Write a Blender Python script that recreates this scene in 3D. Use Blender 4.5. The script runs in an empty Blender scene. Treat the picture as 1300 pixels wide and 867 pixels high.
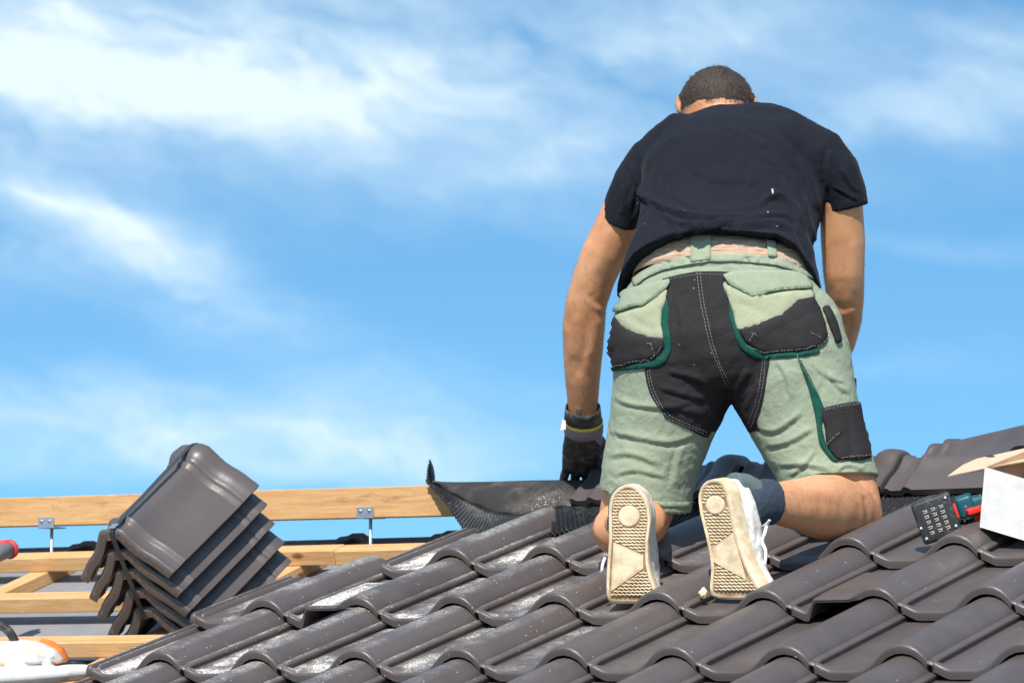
import bpy, bmesh, math, random
import numpy as np
from mathutils import Vector, Matrix
from mathutils.bvhtree import BVHTree
random.seed(7); rng = np.random.default_rng(7)
sc = bpy.context.scene; col = sc.collection
PI = math.pi

# ---------------------------------------------------------------- camera
FPX = 5078.4956; YAW = 0.56278193; PITCH = 0.09208768; RA = 0.31313372   # RA: roof pitch
CAM = np.array([5.2396316, -8.1312367, -0.3529066])
FW = np.array([-math.sin(YAW)*math.cos(PITCH), math.cos(YAW)*math.cos(PITCH), math.sin(PITCH)])
RT = np.array([math.cos(YAW), math.sin(YAW), 0.0]); UP = np.cross(RT, FW)
cam_d = bpy.data.cameras.new('camera'); cam = bpy.data.objects.new('camera', cam_d); col.objects.link(cam)
cam_d.sensor_width = 36; cam_d.lens = FPX/1300*36; cam_d.clip_end = 3000; cam_d.clip_start = .1
cam.matrix_world = Matrix(((RT[0], UP[0], -FW[0], CAM[0]), (RT[1], UP[1], -FW[1], CAM[1]), (RT[2], UP[2], -FW[2], CAM[2]), (0, 0, 0, 1)))
cam_d.dof.use_dof = True; cam_d.dof.focus_distance = 9.15; cam_d.dof.aperture_fstop = 8
sc.camera = cam

# ---------------------------------------------------------------- light
sc.view_settings.view_transform = 'Standard'; sc.view_settings.look = 'None'
sc.view_settings.exposure = 0.35; sc.view_settings.gamma = 1
SUN_EL = math.radians(49); d_ = math.radians(-12)
back = np.array([-FW[0], -FW[1], 0]); back /= np.linalg.norm(back)
sh = back*math.cos(d_) + RT*math.sin(d_)                          # horizontal direction towards the sun
sdir = np.array([sh[0]*math.cos(SUN_EL), sh[1]*math.cos(SUN_EL), math.sin(SUN_EL)])
sun_d = bpy.data.lights.new('sun', 'SUN'); sun_d.energy = 4.8; sun_d.angle = math.radians(.53); sun_d.color = (1, .94, .85)
sun = bpy.data.objects.new('sun', sun_d); col.objects.link(sun)
sun.rotation_euler = Vector(sdir).to_track_quat('Z', 'Y').to_euler()

# node helpers
class NT:
    def __init__(s, nt): s.nt = nt; s.n = nt.nodes; s.l = nt.links
    def _in(s, sock, v):
        if v is None: return
        if isinstance(v, bpy.types.NodeSocket): s.l.new(v, sock)
        elif isinstance(v, (tuple, list)) and sock.type == 'RGBA' and len(v) == 3: sock.default_value = (*v, 1)
        else: sock.default_value = v
    def m(s, op, a, b=None, c=None, clamp=False):
        n = s.n.new('ShaderNodeMath'); n.operation = op; n.use_clamp = clamp
        for i, v in enumerate((a, b, c)): s._in(n.inputs[i], v)
        return n.outputs[0]
    def vm(s, op, a, b=None, c=None):
        n = s.n.new('ShaderNodeVectorMath'); n.operation = op
        for i, v in enumerate((a, b, c)): s._in(n.inputs[i], v)
        return n.outputs['Value'] if op in ('DOT_PRODUCT', 'LENGTH', 'DISTANCE') else n.outputs[0]
    def scale(s, a, k):
        n = s.n.new('ShaderNodeVectorMath'); n.operation = 'SCALE'; s._in(n.inputs[0], a); s._in(n.inputs['Scale'], k); return n.outputs[0]
    def mix(s, f, a, b, mode='MIX'):
        n = s.n.new('ShaderNodeMix'); n.data_type = 'RGBA'; n.blend_type = mode; n.clamp_factor = True
        s._in(n.inputs['Factor'], f); s._in(n.inputs[6], a); s._in(n.inputs[7], b); return n.outputs[2]
    def noise(s, v, scale=5, detail=4, rough=.5, dist=0, out=0):
        n = s.n.new('ShaderNodeTexNoise'); s._in(n.inputs['Vector'], v); n.inputs['Scale'].default_value = scale
        n.inputs['Detail'].default_value = detail; n.inputs['Roughness'].default_value = rough; n.inputs['Distortion'].default_value = dist
        return n.outputs[out]
    def vor(s, v, scale=5, feature='F1', out='Distance'):
        n = s.n.new('ShaderNodeTexVoronoi'); n.feature = feature; s._in(n.inputs['Vector'], v); n.inputs['Scale'].default_value = scale
        return n.outputs[out]
    def wave(s, v, scale=5, dist=0, detail=2, dscale=1, direction='X', typ='BANDS'):
        n = s.n.new('ShaderNodeTexWave'); n.wave_type = typ
        if typ == 'BANDS': n.bands_direction = direction
        s._in(n.inputs['Vector'], v); n.inputs['Scale'].default_value = scale; n.inputs['Distortion'].default_value = dist
        n.inputs['Detail'].default_value = detail; n.inputs['Detail Scale'].default_value = dscale
        return n.outputs['Fac']
    def ramp(s, f, a, b, lo=0.0, hi=1.0, smooth=True):
        n = s.n.new('ShaderNodeMapRange'); n.interpolation_type = 'SMOOTHSTEP' if smooth else 'LINEAR'; n.clamp = True
        s._in(n.inputs[0], f); s._in(n.inputs[1], a); s._in(n.inputs[2], b); s._in(n.inputs[3], lo); s._in(n.inputs[4], hi)
        return n.outputs[0]
    def sep(s, v):
        n = s.n.new('ShaderNodeSeparateXYZ'); s._in(n.inputs[0], v); return n.outputs
    def comb(s, x, y, z):
        n = s.n.new('ShaderNodeCombineXYZ')
        for i, v in enumerate((x, y, z)): s._in(n.inputs[i], v)
        return n.outputs[0]

# ---------------------------------------------------------------- sky (world)
w = bpy.data.worlds.new('World'); sc.world = w; w.use_nodes = True
T = NT(w.node_tree); T.n.clear()
tc = T.n.new('ShaderNodeTexCoord').outputs['Generated']
nrm = T.vm('NORMALIZE', tc)
X, Y, Z = T.sep(nrm)[:3]
zz = T.m('ADD', T.m('MULTIPLY', T.m('MAXIMUM', Z, 0), 1.5), .16)
sky = T.n.new('ShaderNodeTexSky'); sky.sky_type = 'NISHITA'; sky.sun_disc = False
sky.sun_elevation = SUN_EL; sky.sun_rotation = math.atan2(sdir[0], sdir[1])
sky.altitude = 0; sky.air_density = 1.0; sky.dust_density = .3; sky.ozone_density = 2.2
T.l.new(T.vm('NORMALIZE', T.comb(X, Y, zz)), sky.inputs['Vector'])
base = T.mix(1.0, sky.outputs[0], (.70, 1.14, 1.22), 'MULTIPLY')
az = T.m('ARCTAN2', X, Y); el = T.m('ARCSINE', Z)
def skyp(px, py): return (math.atan2(-FW[0], FW[1])*-1 + (px-650)/FPX, PITCH + (433.5-py)/FPX)
wob = T.noise(T.comb(T.m('MULTIPLY', az, 1.0), T.m('MULTIPLY', el, 1.6), 0.0), 26, 3, .55, 0, 1)
wv = T.sep(T.vm('SUBTRACT', wob, (.5, .5, .5)))
azw = T.m('MULTIPLY_ADD', wv[0], .035, az); elw = T.m('MULTIPLY_ADD', wv[1], .022, el)
dens = None
for (px, py, rx, ry, rot, wt) in [
        (180, 50, 540, 130, 4, 1.2), (520, 120, 300, 60, -12, .5), (700, 205, 170, 34, -14, .62), (60, 130, 260, 60, 0, .62),
        (200, 335, 200, 42, 22, 1.05), (30, 345, 90, 36, 5, .5), (120, 265, 120, 32, 14, .8), (150, 520, 420, 56, 3, .82), (420, 560, 260, 36, 4, .6),
        (60, 585, 260, 26, 0, .4), (1200, 152, 190, 42, -6, .62), (1080, 60, 240, 70, 10, .36), (860, 50, 160, 60, -20, .38),
        (1290, 60, 90, 40, 0, .45), (1230, 320, 190, 20, 3, .24), (650, 500, 120, 24, 0, .15), (1180, 470, 260, 26, 2, .16), (1000, 250, 400, 30, -4, .16)]:
    a0, e0 = skyp(px, py); r = math.radians(rot)
    da = T.m('SUBTRACT', azw, a0); de = T.m('SUBTRACT', elw, e0)
    # rotate (image y is down)
    u = T.m('ADD', T.m('MULTIPLY', da, math.cos(r)*FPX/rx), T.m('MULTIPLY', de, -math.sin(r)*FPX/rx))
    v = T.m('ADD', T.m('MULTIPLY', da, math.sin(r)*FPX/ry), T.m('MULTIPLY', de, math.cos(r)*FPX/ry))
    g = T.m('MULTIPLY', T.m('EXPONENT', T.m('MULTIPLY', T.m('ADD', T.m('MULTIPLY', u, u), T.m('MULTIPLY', v, v)), -.8)), wt)
    dens = g if dens is None else T.m('ADD', dens, g)
cv = T.comb(T.m('MULTIPLY', azw, 1.0), T.m('ADD', T.m('MULTIPLY', elw, 2.3), T.m('MULTIPLY', azw, .5)), 3.1)
n1 = T.noise(cv, 17, 8, .58, .2); n2 = T.noise(cv, 70, 6, .62, .15)
gen = T.ramp(T.noise(T.vm('MULTIPLY', nrm, (2.2, 2.2, 5.0)), 1.7, 6, .6, .4), .44, .70)      # clouds over the rest of the sky
away = T.ramp(T.m('ABSOLUTE', T.m('SUBTRACT', az, skyp(650, 0)[0])), .16, .4)
hi = T.ramp(el, .2, .4)
gen = T.m('MULTIPLY', gen, T.m('MAXIMUM', away, hi))
mod = T.m('ADD', T.m('MULTIPLY_ADD', T.m('SUBTRACT', n1, .5), 2.5, .66), T.m('MULTIPLY', T.m('SUBTRACT', n2, .5), .8))
tot = T.m('ADD', T.m('MULTIPLY', dens, T.m('MAXIMUM', mod, .06)), T.m('MULTIPLY', dens, .10))
cl = T.m('MAXIMUM', T.ramp(tot, .02, 1.45, 0, .93, False), T.m('MULTIPLY', gen, .8))
cl = T.m('MINIMUM', cl, .90)
cloudcol = T.mix(T.ramp(cl, .3, .95), (5.3, 6.7, 7.5), (6.1, 7.0, 7.5))
out = T.mix(cl, base, cloudcol)
bg = T.n.new('ShaderNodeBackground'); T.l.new(out, bg.inputs[0]); bg.inputs[1].default_value = 0.12
wo = T.n.new('ShaderNodeOutputWorld'); T.l.new(bg.outputs[0], wo.inputs[0])

# ---------------------------------------------------------------- geometry helpers
def P(px, py, d): return CAM + d*(FW + RT*(px-650)/FPX + UP*(433.5-py)/FPX)     # a point of the place, d metres ahead of the lens
def ray(px, py): return FW + RT*(px-650)/FPX + UP*(433.5-py)/FPX
RN = np.array([0, -math.sin(RA), math.cos(RA)]); RS = np.array([0, math.cos(RA), math.sin(RA)]); RX = np.array([1., 0, 0])
def onroof(px, py, h=0.0):
    r = ray(px, py); t = ((RN*h-CAM)@RN)/(r@RN); return CAM+t*r
def onY(px, py, y):
    r = ray(px, py); return CAM + r*((y-CAM[1])/r[1])
def rp(x, s, h=0.0): return RX*x + RS*s + RN*h                                    # roof coordinates
def mesh(name, verts, faces, smooth=True, sharp=None):
    me = bpy.data.meshes.new(name); me.from_pydata([tuple(map(float, v)) for v in verts], [], [tuple(f) for f in faces]); me.update()
    if smooth: me.polygons.foreach_set('use_smooth', [True]*len(me.polygons))
    if smooth and sharp: me.set_sharp_from_angle(angle=math.radians(sharp))
    return me
def obj(name, me, mats=None, parent=None, **props):
    o = bpy.data.objects.new(name, me); col.objects.link(o)
    if mats is not None and me is not None and len(me.materials) == 0:
        for m_ in (mats if isinstance(mats, (list, tuple)) else [mats]): me.materials.append(m_)
    if parent is not None: o.parent = parent
    for k, v in props.items(): o[k] = v
    return o
def empty(name, loc=(0, 0, 0), **props):
    o = bpy.data.objects.new(name, None); col.objects.link(o); o.location = tuple(loc); o.empty_display_size = .05
    for k, v in props.items(): o[k] = v
    return o
def fix_normals(me):
    bm = bmesh.new(); bm.from_mesh(me); bmesh.ops.recalc_face_normals(bm, faces=bm.faces); bm.to_mesh(me); bm.free(); return me
def M4(x, y, z, t): return Matrix(((x[0], y[0], z[0], t[0]), (x[1], y[1], z[1], t[1]), (x[2], y[2], z[2], t[2]), (0, 0, 0, 1)))
def box_mesh(name, sx, sy, sz, bevel=0.0, seg=2, center=(0, 0, 0), flat=False):
    bm = bmesh.new(); bmesh.ops.create_cube(bm, size=1)
    for v in bm.verts: v.co = Vector((v.co.x*sx+center[0], v.co.y*sy+center[1], v.co.z*sz+center[2]))
    if bevel: bmesh.ops.bevel(bm, geom=bm.edges, offset=bevel, segments=seg, profile=.6, affect='EDGES')
    me = bpy.data.meshes.new(name); bm.to_mesh(me); bm.free()
    if bevel and not flat and seg > 1: me.polygons.foreach_set('use_smooth', [True]*len(me.polygons)); me.set_sharp_from_angle(angle=math.radians(50))
    return me
def sweep(name, pts, r, seg=8, closed=False, flat=1.0, up=None, rad=None):
    """tube along points; flat scales the second axis"""
    pts = [np.array(p, float) for p in pts]; n = len(pts); V = []; F = []
    up = np.array([0, 0, 1.]) if up is None else np.array(up, float)
    prev = None
    for i, p in enumerate(pts):
        a = pts[(i-1) % n if closed else max(i-1, 0)]; b = pts[(i+1) % n if closed else min(i+1, n-1)]
        t = b-a; t /= (np.linalg.norm(t)+1e-12)
        s = np.cross(t, up if prev is None else prev)
        if prev is not None: s = np.cross(t, np.cross(prev, t)); s = prev - t*(prev@t)
        s /= (np.linalg.norm(s)+1e-12); prev = s; q = np.cross(s, t)
        rr = r if rad is None else rad[i]
        for k in range(seg):
            an = 2*PI*k/seg; V.append(p + s*math.cos(an)*rr + q*math.sin(an)*rr*flat)
    for i in range(n if closed else n-1):
        for k in range(seg):
            a = i*seg+k; b = i*seg+(k+1) % seg; j = ((i+1) % n)*seg
            F.append((a, b, j+(k+1) % seg, j+k))
    if not closed: F.append(tuple(range(seg))[::-1]); F.append(tuple((n-1)*seg+k for k in range(seg)))
    return mesh(name, V, F)
def catmull(pts, sub=6):
    pts = np.array(pts, float); n = len(pts); out = []
    for i in range(n-1):
        p0, p1, p2, p3 = pts[max(i-1, 0)], pts[i], pts[i+1], pts[min(i+2, n-1)]
        for k in range(sub):
            t = k/sub
            out.append(.5*((2*p1)+(-p0+p2)*t+(2*p0-5*p1+4*p2-p3)*t*t+(-p0+3*p1-3*p2+p3)*t**3))
    out.append(pts[-1]); return np.array(out)

# ---------------------------------------------------------------- materials
def mat(name, color=(.5, .5, .5), rough=.6, spec=.5, build=None, metallic=0.0, sheen=0.0, sss=0.0):
    m_ = bpy.data.materials.new(name); m_.use_nodes = True
    t = NT(m_.node_tree); b = t.n['Principled BSDF']
    b.inputs['Base Color'].default_value = (*color, 1); b.inputs['Roughness'].default_value = rough
    b.inputs['Specular IOR Level'].default_value = spec; b.inputs['Metallic'].default_value = metallic
    if sheen: b.inputs['Sheen Weight'].default_value = sheen; b.inputs['Sheen Roughness'].default_value = .4
    if sss:
        b.inputs['Subsurface Weight'].default_value = sss; b.inputs['Subsurface Radius'].default_value = (.012, .005, .003); b.inputs['Subsurface Scale'].default_value = 1.0
    if build:
        r = build(t, b)
        for k, v in r.items():
            if k == 'bump':
                h, strength, dist = v; n = t.n.new('ShaderNodeBump'); n.inputs['Strength'].default_value = strength; n.inputs['Distance'].default_value = dist
                t._in(n.inputs['Height'], h); t.l.new(n.outputs[0], b.inputs['Normal'])
            else: t._in(b.inputs[k], v)
    return m_
def opos(t): return t.n.new('ShaderNodeTexCoord').outputs['Object']
def wpos(t): return t.n.new('ShaderNodeNewGeometry').outputs['Position']
def orand(t): return t.n.new('ShaderNodeObjectInfo').outputs['Random']

def tile_nodes(dusty):
    def f(t, b):
        p = wpos(t)
        c = t.mix(t.ramp(t.noise(p, 9, 4, .6), .35, .7), (.072, .057, .055), (.092, .075, .072))
        c = t.mix(t.m('MULTIPLY', orand(t), .85), c, (.102, .085, .081))
        # scuffs and dried cement smears
        sc_ = t.m('MULTIPLY', t.ramp(t.noise(p, 22, 6, .7, .6), .6, .78), t.ramp(t.noise(p, 3.1, 2), .5, .62))
        c = t.mix(t.m('MULTIPLY', sc_, .34), c, (.30, .28, .25))
        rough = t.m('MULTIPLY_ADD', t.noise(p, 30, 3), .22, .30)
        if dusty:
            x, y, z = t.sep(p)[:3]
            # mortar dust: thick round the cut tiles at the left, thinning to the right
            left = t.ramp(t.m('ADD', x, t.m('MULTIPLY', t.noise(p, 2.3, 3), .9)), 1.55, .35)
            patch = t.ramp(t.noise(p, 7, 5, .65), .34, .60)
            nz = t.sep(t.n.new('ShaderNodeNewGeometry').outputs['Normal'])[2]
            fx = t.m('ADD', t.m('FRACT', t.m('MULTIPLY', t.m('ADD', x, 27.0), 1/.27)), t.m('MULTIPLY', t.m('SUBTRACT', t.noise(p, 26, 4, .7), .5), .34))
            pan = t.m('MULTIPLY', t.ramp(fx, .02, .14), t.ramp(fx, .58, .42))       # dust settles in the troughs and blows off the rolls
            flat = t.m('MULTIPLY', t.ramp(t.m('ABSOLUTE', nz), .82, .94), t.m('MULTIPLY_ADD', pan, .52, .48))
            thick = t.m('MULTIPLY', t.m('MULTIPLY', left, flat), t.m('MULTIPLY_ADD', patch, 1.15, .10))
            v = t.vm('MULTIPLY', p, (1, 1, 1.5))
            s1 = t.ramp(t.vor(v, 230), t.m('MULTIPLY_ADD', thick, .50, .05), t.m('MULTIPLY_ADD', thick, .50, -.05))
            r1 = t.sep(t.vor(v, 230, out='Color'))[0]
            s1 = t.m('MULTIPLY', s1, t.m('LESS_THAN', r1, t.m('MULTIPLY_ADD', thick, 1.3, .02)))
            s2 = t.ramp(t.vor(v, 90), .16, .10); r2 = t.sep(t.vor(v, 90, out='Color'))[0]
            s2 = t.m('MULTIPLY', s2, t.m('LESS_THAN', r2, t.m('MULTIPLY_ADD', left, .12, .012)))
            film = t.m('MULTIPLY', t.m('MULTIPLY', thick, t.ramp(t.m('MULTIPLY_ADD', t.noise(p, 330, 3, .7), .75, t.m('MULTIPLY', t.noise(p, 40, 4, .7), .35)), .47, .63)), .62)
            d = t.m('MAXIMUM', t.m('MAXIMUM', s1, s2), film, clamp=True)
            # little cement heap drifted into the pan beside the roll
            hp = t.vm('DISTANCE', t.vm('MULTIPLY', p, (1, 1, 1)), tuple(dust_spot))
            hp = t.ramp(t.m('ADD', hp, t.m('MULTIPLY', t.noise(p, 45, 5, .7), .05)), .085, .062)
            d = t.m('MAXIMUM', d, t.m('MULTIPLY', hp, flat))
            c = t.mix(d, c, (.66, .62, .56)); rough = t.m('MAXIMUM', rough, t.m('MULTIPLY', d, .95))
        return {'Base Color': c, 'Roughness': rough, 'bump': (t.m('ADD', t.noise(p, 260, 3, .6), t.m('MULTIPLY', t.noise(p, 14, 2), 2.0)), .16, .002)}
    return f
dust_spot = onroof(548, 706, -.012)
M_TILE = mat('glazed_anthracite_clay', build=tile_nodes(True), spec=.55)
M_RIDGE = mat('glazed_anthracite_ridge', build=tile_nodes(False), spec=.6)
def raw_clay(t, b):
    p = opos(t); n = t.noise(p, 70, 5, .65)
    return {'Base Color': t.mix(t.ramp(n, .55, .72), (.13, .098, .082), (.38, .21, .13)), 'bump': (n, .4, .002)}
M_CUT = mat('unglazed_clay_edge', rough=.75, build=raw_clay)
def wood(light=1.0, darkk=.5):
    def f(t, b):
        p = opos(t); r = orand(t)
        q = t.vm('ADD', t.vm('MULTIPLY', p, (1.2, 22, 22)), t.comb(t.m('MULTIPLY', r, 40), t.m('MULTIPLY', r, 17), 0.0))
        g = t.noise(q, 3.0, 5, .6, 1.2); fine = t.noise(t.vm('MULTIPLY', p, (6, 240, 240)), 2, 3, .6)
        c = t.mix(t.ramp(g, .32, .7), (.69*light, .43*light, .205*light), (.57*light, .305*light, .125*light))
        c = t.mix(t.m('MULTIPLY', t.ramp(fine, .45, .75), .35), c, (.42, .22, .08))
        kn = t.vor(t.vm('ADD', t.vm('MULTIPLY', p, (1, 2.2, 2.2)), t.comb(t.m('MULTIPLY', r, 9), 0.0, 0.0)), 3.4)
        c = t.mix(t.m('MULTIPLY', t.ramp(kn, .10, .05), .9), c, (.13, .055, .022))
        c = t.mix(t.m('MULTIPLY', t.ramp(t.m('SINE', t.m('MULTIPLY', g, 60.0)), .2, 1.0), .30), c, (.40, .20, .07))
        st = t.ramp(t.noise(t.vm('MULTIPLY', p, (2.2, 9, 9)), 3.4, 5, .7), .54, .75)
        c = t.mix(t.m('MULTIPLY', st, darkk), c, (.25, .15, .07))
        return {'Base Color': c, 'bump': (t.m('ADD', g, fine), .25, .002)}
    return f
M_WOOD = mat('planed_spruce', rough=.62, spec=.3, build=wood(1.0, .25))
M_WOOD2 = mat('weathered_spruce', rough=.65, spec=.3, build=wood(.92, 1.0))
def membrane(t, b):
    p = wpos(t); n = t.noise(p, 12, 5, .6); s = t.ramp(t.vor(p, 60), .12, .06)
    c = t.mix(n, (.17, .17, .185), (.25, .25, .265)); c = t.mix(t.m('MULTIPLY', s, t.ramp(t.noise(p, 8), .45, .6)), c, (.5, .47, .43))
    return {'Base Color': c, 'bump': (n, .3, .004)}
M_MEMB = mat('roof_membrane', rough=.8, build=membrane)
M_MEMB2 = mat('roof_membrane_shaded', (.055, .058, .075), .6)  # membrane with the batten shade put into its colour
M_STEEL = mat('galvanised_steel', (.50, .53, .55), .42, metallic=.85, build=lambda t, b: {'Base Color': t.mix(t.vor(opos(t), 220, out='Distance'), (.38, .42, .45), (.66, .68, .70)), 'Roughness': t.m('MULTIPLY_ADD', t.noise(opos(t), 90), .3, .28)})
M_RED = mat('red_clay_underside', (.27, .075, .035), .85, build=lambda t, b: {'Base Color': t.mix(t.noise(wpos(t), 20, 4), (.20, .045, .022), (.36, .12, .055))})
M_STRAP = mat('black_plastic_strap', (.035, .036, .04), .35)

# ---------------------------------------------------------------- ground and house below
def gnd(t, b):
    p = wpos(t); return {'Base Color': t.mix(t.ramp(t.noise(p, .08, 6, .6), .4, .6), (.07, .10, .04), (.16, .15, .11))}
g_ = mesh('ground', [(-1500, -1500, -6.5), (1500, -1500, -6.5), (1500, 1500, -6.5), (-1500, 1500, -6.5)], [(0, 1, 2, 3)], False)
obj('ground', g_, mat('grass_and_soil', rough=.95, build=gnd), kind='structure')
RIDGE_S = .60; RIDGE_Y = RIDGE_S*math.cos(RA); RIDGE_Z = RIDGE_S*math.sin(RA)
HX0, HX1 = -3.4, 4.2
EAVE_S = -3.6
hw = []
ey = EAVE_S*math.cos(RA); ez = EAVE_S*math.sin(RA)-.14
yb = 2*RIDGE_Y-ey
V = []
for x in (HX0+.2, HX1-.2): V += [(x, ey+.3, -6.5), (x, ey+.3, ez), (x, RIDGE_Y, RIDGE_Z-.24), (x, yb-.3, ez), (x, yb-.3, -6.5)]
obj('house_wall', mesh('house_wall', V, [(0, 1, 2, 3, 4), (9, 8, 7, 6, 5), (0, 5, 6, 1), (3, 8, 9, 4)], False), mat('rendered_wall', (.55, .52, .47), .9, build=lambda t, b: {'Base Color': t.mix(t.noise(wpos(t), 6, 5), (.5, .47, .42), (.6, .57, .52))}), kind='structure')

# ---------------------------------------------------------------- roof deck: membrane, counter battens, battens, ridge board
deck = empty('roof_frame', (0, RIDGE_Y, RIDGE_Z), label='open timber roof frame of orange spruce battens over grey membrane, left of the tiles', category='roof frame')
def child(name, me, mats, parent, mw=None, **props):
    o = obj(name, me, mats, parent, **props)
    if mw is not None: o.matrix_world = mw
    pinv = parent.matrix_basis.inverted() if parent.parent is None else (parent.parent.matrix_basis @ parent.matrix_basis).inverted()
    o.matrix_basis = pinv @ (mw if mw is not None else Matrix.Identity(4))
    return o
HB = -.059      # underside of the tiles (top of battens) relative to the nose plane
mbm = mesh('membrane', [rp(HX0, EAVE_S, HB-.075), rp(HX1, EAVE_S, HB-.075), rp(HX1, RIDGE_S-.05, HB-.075), rp(HX0, RIDGE_S-.05, HB-.075)], [(0, 1, 2, 3)], False)
child('membrane', mbm, M_MEMB, deck)
shade_strips = []  # dark strips painted in for the shadow bands of the battens
for s0 in (-.345, -1.2, .16): shade_strips += [rp(HX0, s0, HB-.071), rp(HX1, s0, HB-.071), rp(HX1, s0+.10, HB-.071), rp(HX0, s0+.10, HB-.071)]
child('membrane_shade', mesh('membrane_shade', shade_strips, [(4*i, 4*i+1, 4*i+2, 4*i+3) for i in range(3)], False), M_MEMB2, deck)
bat_me = box_mesh('batten', HX1-HX0, .060, .040, .0025, 1)
BAT_S = [.412-i*.40 for i in range(9)]
for i, s in enumerate(BAT_S):
    me_ = bat_me if i else box_mesh('batten', 2.72, .060, .040, .0025, 1)
    xc = (HX0+HX1)/2 if i else HX0+1.36
    child('batten', me_, M_WOOD, deck, M4(RX, RS, RN, rp(xc, s, HB-.020)))
child('batten', box_mesh('batten', HX1-(HX0+2.722), .060, .040, .0025, 1), M_WOOD, deck, M4(RX, RS, RN, rp((HX1+HX0+2.722)/2, BAT_S[0], HB-.022)))
cb = box_mesh('counter_batten', 4.1, .060, .034, .002, 1)
for x in (-3.1, -2.4, -1.66, -.82, .1, 1.05, 1.9, 2.75, 3.6):
    child('counter_batten', cb, M_WOOD, deck, M4(RS, -RX, RN, rp(x, EAVE_S+2.05, HB-.0575)))
# standing ridge board
def zY(px, py, y): return onY(px, py, y)
b_top = onY(400, 618.5, RIDGE_Y); b_bot = onY(400, 656.5, RIDGE_Y-.02)
bh = b_top[2]-b_bot[2]
ra, rbp = onY(0, 632, RIDGE_Y-.02), onY(560, 615.5, RIDGE_Y-.02)
bt = (rbp-ra)/np.linalg.norm(rbp-ra); by_ = np.array([0, 1., 0]); bz_ = np.cross(bt, by_)
mid_ = (ra+rbp)/2 - bz_*bh/2; mid_[1] = RIDGE_Y
child('ridge_board', box_mesh('ridge_board', 7.2, .040, bh, .002, 1), M_WOOD2, deck, M4(bt, by_, bz_, mid_+bt*.4))
# brackets: plate bent under the board on a threaded rod
def bracket(px):
    x = onY(px, 650, RIDGE_Y-.022)[0]; zb = b_bot[2]
    r = empty('bracket', (0, 0, 0)); r.parent = deck; r.matrix_basis = Matrix.Translation(Vector((x, RIDGE_Y, zb))-Vector(deck.location))
    pl = [obj('bracket_plate', box_mesh('bracket_plate', .054, .0035, .030, .0008, 1, (0, -.0235, .008)), M_STEEL),
          obj('bracket_plate', box_mesh('bracket_plate', .052, .060, .0035, .0008, 1, (0, .004, -.0050)), M_STEEL),
          obj('threaded_rod', sweep('threaded_rod', [(0, .002, -.007), (0, .002, -.20)], .0045, 8, up=(1, 0, 0)), M_STEEL)]
    for dx in (-.014, .014):
        pl.append(obj('screw', sweep('screw', [(dx, -.0252, .013), (dx, -.0285, .013)], .0042, 8, up=(1, 0, 0)), M_STEEL))
    for o in pl: o.parent = r
bracket(59); bracket(464); bracket(-330)

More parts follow.
